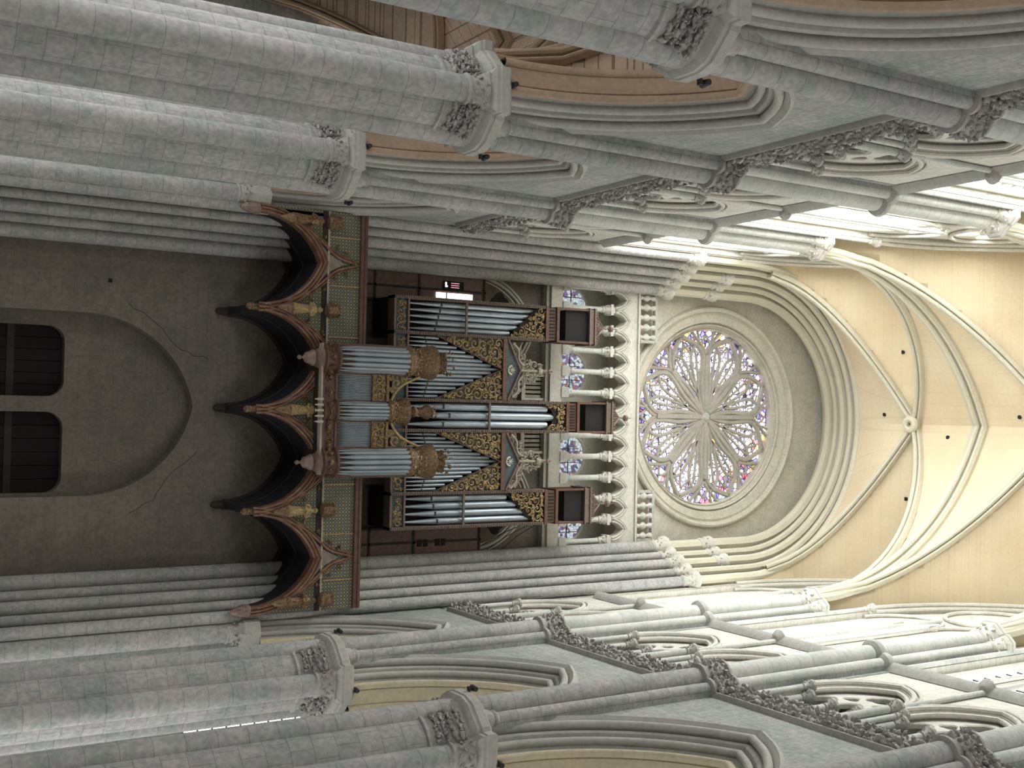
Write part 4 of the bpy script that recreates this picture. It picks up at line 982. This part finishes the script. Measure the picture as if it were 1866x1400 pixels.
for xl, xr in ((-2.87, -.62), (.59, 2.70)):
    c = (xl+xr)/2; n = 15; w = (xr-xl)/n
    for i in range(n):
        f = 1-abs((i-(n-1)/2)/(n/2)); zt = 21.35+2.75*f; r = w*.36+.022*f
        zm = 20.95+.32*(1-f)*0+ .32*f
        p = pipe(org, xl+w*(i+.5), .2, zz(20.25), zz(zm), zz(zt), r, 10)
        MB().box(-r*.6, -r*1.02, zz(zm)-.025, r*.6, -r*.7, zz(zm)+.025).build('mouth', 'mouth', p)
    for sgn in (-1, 1):
        xe = xl if sgn < 0 else xr
        poly = [(xe, zz(21.35)), (c, zz(24.1)), (xe, zz(24.12))]
        m = MB(); scrolls(m, poly, -.04, rng, 60, .05, .2, .024); cs = m.build('carved_screen', 'gold', org)
        plate([poly], .03).xf(toy(.04)).build('screen_ground', plain('blue grey ground %d%d' % (int(xl*10), sgn), (.10, .085, .06), .7), cs, smooth=False)
        MB().sweep([(xe, 0, zz(21.32)), (c, 0, zz(24.12))], [(-.5*sgn, 0, .86)]*2, [(0, 1, 0)]*2, [(-.05, -.04), (-.05, -.09), (.05, -.09), (.05, -.04)]).build('sloping_bar', 'wood', org)
    MB().box(xl, -.1, zz(24.12), xr, .5, zz(24.3)).build('entablature', 'wood', org)
    pd = plate([[(xl, zz(24.3)), (xr, zz(24.3)), (c, zz(24.85))]], .4).xf(toy(.15)).build('pediment', 'blue', org, smooth=False)
    m = MB()
    tubes_xz(m, [(xl, zz(24.34)), (c, zz(24.9)), (xr, zz(24.34))], -.08, .05, 6)
    m.build('pediment_moulding', 'casing', pd)
    m = MB()
    tubes_xz(m, [(c+.16*cos(a), zz(24.5)+.16*sin(a)) for a in [pi+pi*j/8 for j in range(9)]], -.1, .035, 6)
    for j in range(8): a = j*pi/4; tubes_xz(m, [(c, zz(24.52)), (c+.13*cos(a), zz(24.52)+.13*sin(a))], -.1, .014, 4)
    m.build('crescent_and_star', plain('pale ornament %d' % int(xl), (.62, .58, .46)), pd)
    for sgn in (-1, 1):
        m = MB(); poly = [(c+sgn*.1, zz(24.9)), (c+sgn*1.05, zz(24.4)), (c+sgn*1.1, zz(24.75)), (c+sgn*.55, zz(25.15)), (c+sgn*.1, zz(25.3))]
        scrolls(m, poly, -.03, rng, 18, .08, .19, .032)
        pts = [(c+sgn*(1.0-.8*t), zz(24.55+.5*t+.1*sin(t*6))) for t in [j/8 for j in range(9)]]; tubes_xz(m, pts, -.05, .055, 6)
        m.build('volute', plain('weathered oak %d%d' % (int(xl*10), sgn), (.34, .29, .24)), org)
    m = MB(); scrolls(m, [(c-.3, zz(25.0)), (c+.3, zz(25.0)), (c+.45, zz(25.45)), (c+.22, zz(25.95)), (c-.22, zz(25.95)), (c-.45, zz(25.45))], 0, rng, 26, .06, .17, .028)
    m.tube([(c, 0, zz(24.85)), (c, 0, zz(26.0))], .05, 6); m.lathe([(.02, 0), (.12, .06), (.14, .14), (.08, .24), (.1, .28), (.02, .3)], (c, 0, zz(25.65)), n=10)
    m.build('cartouche', plain('grey oak %d' % int(xl*10), (.36, .33, .25)), org)
    g = make_figure('small dark figurine crowning the scrolled pediment %s the central organ tower' % ('above' if xl < 0 else 'below'), 'figurines on the organ pediments', .42, 'casing', 'figurine')
    g.location = (c, OY, 25.94)

# ---------------------------------------------------------------- small choir case hung on the parapet
PYY = 35.0
pos = empty('choir_organ', 'small gilt organ case with three rounded towers standing on the tribune front', 'organ', (0, PYY, 16.3))
def pz(z): return z-16.3
MB().box(-2.15, .12, 0, 1.9, 1.2, pz(18.2)).box(-2.05, .3, pz(18.2), 1.8, 1.1, pz(18.7)).build('case_body', 'wood_dark', pos, smooth=False)
m = MB().box(-2.0, -.04, pz(16.8), 1.75, .12, pz(16.88)).box(-2.0, -.06, pz(16.36), 1.75, .12, pz(16.42)).box(-2.0, .0, pz(16.42), 1.75, .12, pz(16.8))
m.build('belt', 'wood', pos)
for x in (-1.2, -.75, .45, .95):
    m = MB(); scrolls(m, [(x-.2, pz(16.46)), (x+.2, pz(16.46)), (x+.2, pz(16.76)), (x-.2, pz(16.76))], -.03, rng, 6, .07, .15, .03); m.blob((x, -.02, pz(16.6)), .13, rng)
    m.build('belt_ornament', 'gilt', pos)
MB().box(-2.3, -.12, pz(16.26), 1.95, .1, pz(16.33)).build('pale_ledge', plain('pale ledge', (.42, .36, .28)), pos)
for cx, r, zt, zc, zcr, cup in ((-1.82, .42, 19.4, 20.4, 21.1, True), (-.13, .31, 18.75, 19.42, 20.6, False), (1.55, .42, 19.5, 20.4, 21.05, True)):
    tw = MB().lathe([(r+.02, pz(16.33)), (r+.1, pz(16.36)), (r+.1, pz(16.42)), (r, pz(16.46)), (r+.02, pz(16.76)), (r+.1, pz(16.8)), (r+.1, pz(16.87)), (r-.1, pz(16.9)), (r-.14, pz(zt))], (cx, .12, 0), n=20).build('tower', 'wood', pos)
    m = MB()
    for q in range(5): a = -pi*(q+.5)/5; m.blob((cx+(r+.03)*cos(a), .12+(r+.03)*sin(a), pz(16.6)), .11, rng)
    m.build('tower_ornament', 'gilt', tw)
    for q in range(7):
        a = -pi*(q+.5)/7; rr = r*pi/7*.44
        pipe(pos, cx+(r-.04)*cos(a), .12+(r-.04)*sin(a), pz(16.9), pz(17.45), pz(zt), rr, 10)
        MB().box(-rr*.6, -rr*1.02, pz(17.43), rr*.6, -rr*.6, pz(17.48)).build('mouth', 'mouth', kids(pos)[-1])
    for sgn in (-1, 1): MB().box(cx+sgn*(r+.05)-.05, .05, pz(16.88), cx+sgn*(r+.05)+.05, .4, pz(zt+.2)).build('stile', 'wood', pos, smooth=False)
    k = (zc-zt)
    cp = MB().lathe([(r-.02, pz(zt-.12)), (r+.06, pz(zt)), (r+.02, pz(zt+k*.35)), (r+.1, pz(zt+k*.55)), (r+.15, pz(zt+k*.8)), (r+.17, pz(zc)), (r-.05, pz(zc+.05))], (cx, .12, 0), n=20)
    cp.build('tower_cap', 'gilt', pos, ang=.4); cp = kids(pos)[-1]
    m = MB()
    cap_leaves(m, r, r+.08, pz(zt), pz(zc-.08), 12, 4, .07, -pi, 0, cx, .12)
    m.build('cap_carving', 'gold', cp)
    m = MB()
    if cup:
        m.lathe([(r-.1, pz(zc)), (r-.15, pz(zc+.2)), (r-.05, pz(zc+.4))], (cx, .12, 0), n=14); cap_leaves(m, r-.14, r-.02, pz(zc+.1), pz(zcr), 9, 4, .08, cx=cx, cy=.12)
        m.build('crown', 'gilt', pos)
        MB().lathe([(0, pz(15.5)), (.07, pz(15.56)), (.07, pz(15.62)), (.03, pz(15.68)), (.05, pz(15.72)), (.17, pz(15.8)), (.2, pz(15.92)), (.25, pz(16.0)), (.27, pz(16.06)), (.2, pz(16.1)), (.17, pz(16.14)), (.3, pz(16.18)), (.3, pz(16.24)), (.4, pz(16.33))], (cx, .12, 0), n=18).build('pendant', 'bulb', pos)
    else:
        m.lathe([(.08, pz(zc)), (.07, pz(zc+.15)), (.2, pz(zc+.3)), (.1, pz(zc+.45)), (.13, pz(zc+.55)), (.24, pz(zc+.75)), (.26, pz(zc+.85)), (.12, pz(zc+.9)), (.16, pz(zc+1.0)), (.0, pz(zcr))], (cx, .12, 0), n=16)
        cap_leaves(m, .12, .2, pz(zc+.85), pz(zcr), 7, 2, .06, cx=cx, cy=.12); m.build('vase', 'gilt', pos)
        m = MB()
        for q in range(5): x = cx-.36+.18*q; m.tube([(x, -.28, pz(16.28)), (x, -.32, pz(16.1)), (x, -.3, pz(15.98))], [.05, .04, .01], 6)
        m.build('fringe', plain('pale fringe', (.5, .45, .38)), pos)
for xa, xb in ((-1.32, -.5), (.24, 1.04)):
    n = 16; w = (xb-xa)/n
    for i in range(n): pipe(pos, xa+w*(i+.5), .06, pz(16.9), pz(17.2), pz(18.14), w*.42, 8)
    for cc in ((xa+xb)/2,):
        MB().box(xa-.03, -.02, pz(18.12), xb+.03, .2, pz(18.3)).box(xa-.03, .0, pz(18.3), xb+.03, .2, pz(18.62)).box(xa-.03, -.06, pz(18.62), xb+.03, .3, pz(18.72)).build('cornice', 'gilt', pos)
        m = MB(); scrolls(m, [(xa, pz(18.14)), (xb, pz(18.14)), (xb, pz(18.6)), (xa, pz(18.6))], -.04, rng, 14, .06, .14, .022)
        m.build('cornice_carving', 'gold', kids(pos)[-1])
        inner = xb if xb < 0 else xa; outer = xa if xb < 0 else xb
        m = MB(); scrolls(m, [(inner, pz(18.74)), (outer, pz(18.74)), (outer, pz(19.6)), ((inner+outer)/2, pz(19.15))] if xb > 0 else [(outer, pz(18.74)), (inner, pz(18.74)), ((inner+outer)/2, pz(19.15)), (outer, pz(19.6))], .05, rng, 16, .08, .2, .035)
        pts = smoothpath([(inner, pz(18.85)), ((inner*.6+outer*.4), pz(19.05)), ((inner*.3+outer*.7), pz(19.35)), (outer, pz(19.9))]); tubes_xz(m, pts, .05, .05, 6)
        m.build('scroll_crest', 'gold', pos)

# ---------------------------------------------------------------- timber screens beside the organ
for sx in (-1, 1):
    x0, x1 = (-5.35, -4.15) if sx < 0 else (4.1, 5.2)
    g = empty('timber_screen', 'dark brown timber screen %s the great organ case%s' % (('above', ', with a lit window and red sign') if sx < 0 else ('below', ', with small square holes')), 'screen', (0, 38.2, 17.0), group='timber screens flanking the organ')
    MB().box(x0, 0, 0, x1, .3, 7.3).build('panel', 'wood', g, smooth=False)
    m = MB()
    for z in (1.0, 2.6, 4.4, 7.2): m.box(x0, -.04, z, x1, 0, z+.08)
    for x in (x0, (x0+x1)/2, x1-.08): m.box(x, -.04, 0, x+.08, 0, 7.3)
    m.build('batten', 'wood_dark', g, smooth=False)
    if sx < 0:
        MB().box(-4.60, -.05, 5.15, -4.36, -.02, 6.7).build('lit_window', 'lamp_white', g, smooth=False)
        MB().box(-4.62, -.06, 5.55, -4.25, -.05, 5.6).box(-4.45, -.06, 6.82, -4.42, -.05, 6.95).build('window_bar', 'iron', g, smooth=False)
        MB().box(-5.05, -.07, 5.45, -4.72, -.02, 6.3).build('sign_board', 'black', g, smooth=False)
        m = MB()
        for j in range(3): m.box(-4.98+j*.08, -.08, 5.75, -4.965+j*.08, -.07, 6.1)
        m.build('sign_lines', 'sign_red', g, smooth=False)
        MB().box(-5.0, -.08, 5.5, -4.9, -.07, 5.56).box(-4.88, -.08, 5.5, -4.82, -.07, 5.6).build('sign_mark', 'lamp_white', g, smooth=False)
        MB().lathe([(0, -.03), (.05, -.03), (.05, 0)], (-4.9, -.05, 1.9), n=10, axis='y').build('small_lamp', 'lamp_white', g)
    else:
        for (x, z) in ((4.6, 4.6), (4.6, 4.85), (4.6, 5.35), (4.6, 5.6)): MB().box(x, -.05, z, x+.25, .0, z+.16).build('hole', 'black', g, smooth=False)
m = MB()
for a, b in (((3.98, 36.75, 26.0), (5.1, 38.2, 25.3)), ((3.98, 36.75, 25.7), (5.1, 38.2, 24.6)), ((3.98, 36.75, 25.4), (4.9, 38.2, 24.4))):
    m.tube([a, ((a[0]+b[0])/2, (a[1]+b[1])/2, (a[2]+b[2])/2-.15), b], .015, 5)
tag(m.build('slack_rope', 'iron'), 'thin dark ropes slung between organ case and corner wall', 'rope')

# ---------------------------------------------------------------- side aisles
for sx in (-1, 1):
    e = 'top' if sx < 0 else 'bottom'
    ai = bpy.data.objects.new('ceiling_aisle', None); COL.objects.link(ai); struct(ai, 'ribbed aisle vault glimpsed through the arches along the %s of the photo' % e)
    ac = sx*11.35; ah = 3.3; AV = 5.3
    for b in range(1, 5):
        ya, yb = (38.75 if b == 1 else PY[b-1]), PY[b]; yc, h = (ya+yb)/2, (ya-yb)/2; nx, ny = 24, 24; vs = []
        for j in range(ny+1):
            y = yb+(ya-yb)*j/ny
            for i in range(nx+1):
                x = -ah+2*ah*i/nx; q = abs(y-yc)/h*ah
                vs.append((ac+x, y, 14.6+max(arch_z(min(abs(x), ah), ah, AV), arch_z(min(q, ah), ah, AV))))
        MB().add(vs, [(j*(nx+1)+i, (j+1)*(nx+1)+i, (j+1)*(nx+1)+i+1, j*(nx+1)+i+1) for j in range(ny) for i in range(nx)]).build('vault_web', 'web_aisle', ai, ang=.35)
        for d in (1, -1):
            pts = [(ac+ah*t/10, yc+h*d*t/10, 14.6+arch_z(abs(ah*t/10), ah, AV)) for t in range(-10, 11)]
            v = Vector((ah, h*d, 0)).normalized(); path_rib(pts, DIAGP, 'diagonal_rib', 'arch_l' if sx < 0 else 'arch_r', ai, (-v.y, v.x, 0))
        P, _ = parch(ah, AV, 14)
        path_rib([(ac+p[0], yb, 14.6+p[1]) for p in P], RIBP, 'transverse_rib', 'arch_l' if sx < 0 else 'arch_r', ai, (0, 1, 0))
    wl_ = MB(); xo, xi = sx*14.9, sx*14.6
    for b in range(1, 5):
        ya, yb = (39.0 if b == 1 else PY[b-1]), PY[b]; yc = (ya+yb)/2
        L_ = [[(yb, 0), (yb, 20.2), (ya, 20.2), (ya, 0)], lancet(yc, 2.5, 9.5, 2.4, 3.0, 8)]
        t = plate(L_, .5).xf(lambda u, v, w: (sx*14.85+w, u, v)); wl_.add(t.v, t.f)
    o = wl_.build('wall_aisle_'+side[sx], 'wall_x', smooth=False); struct(o)
    g = bpy.data.objects.new('window_%d' % (40+sx), None); COL.objects.link(g); struct(g, 'aisle windows behind the piers')
    for b in range(1, 5):
        yc = (PY[b-1]+PY[b])/2
        MB().add([(sx*15.0, yc-2.5, 2.4), (sx*15.0, yc+2.5, 2.4), (sx*15.0, yc+2.5, 12.7), (sx*15.0, yc-2.5, 12.7)], [(0, 1, 2, 3)]).build('window_glass', 'glass_a', g, smooth=False)
    o = plate([[(sx*6.9, 0), (sx*6.9, 20.5), (sx*15.1, 20.5), (sx*15.1, 0)], lancet(sx*11.6, 13.2, 16.4, 1.3, 1.8, 8)], .4).xf(toy(38.9)).build('wall_end_'+side[sx], 'wall_x', smooth=False); struct(o)
    g = bpy.data.objects.new('window_%d' % (50+sx), None); COL.objects.link(g); struct(g, 'bright narrow window glimpsed between two piers near the bottom edge' if sx > 0 else 'window at the end of the other aisle')
    MB().add([(sx*10.2, 39.1, 13.1), (sx*13, 39.1, 13.1), (sx*13, 39.1, 18.3), (sx*10.2, 39.1, 18.3)], [(0, 1, 2, 3)]).build('window_glass', 'lamp_white', g, smooth=False)
    m = MB()
    for j in range(9): m.box(min(sx*10.3, sx*12.9), 39.0, 13.3+j*.5, max(sx*10.3, sx*12.9), 39.04, 13.36+j*.5)
    m.build('window_bars', 'iron', g, smooth=False)

# ---------------------------------------------------------------- spotlights on the imposts
sp = None
for sx in (-1, 1):
    for n in (1, 2, 3):
        if n == 3 and sx > 0: continue
        for kx, ky, what in ((5.93, -.05, 'nave side of the abacus'), (7.3, -1.22, 'arch side of the abacus')):
            e = 'top' if sx < 0 else 'bottom'
            nth = {1: 'pier nearest the organ', 2: 'second pier from the organ', 3: 'third pier from the organ'}[n]
            o = empty('spotlight', 'small black spotlight, %s, %s, %s row' % (what, nth, e), 'lamp', (sx*kx, PY[n]+ky, 14.66), group='spotlights on the pier imposts'); o.scale = (.68, .68, .68)
            if sp is None:
                sp = True
                bpm = MB().box(-.08, -.08, 0, .08, .08, .05).box(-.015, -.015, .05, .015, .015, .12).build('bracket', 'iron', o)
                hm = MB().lathe([(.0, -.14), (.08, -.14), (.11, .1), (.11, .14), (.07, .13), (.0, .1)], (0, 0, .22), n=14, axis='y').build('lamp_head', 'iron', o)
            else:
                for s_ in (bpm, hm): c = s_.copy(); COL.objects.link(c); c.parent = o
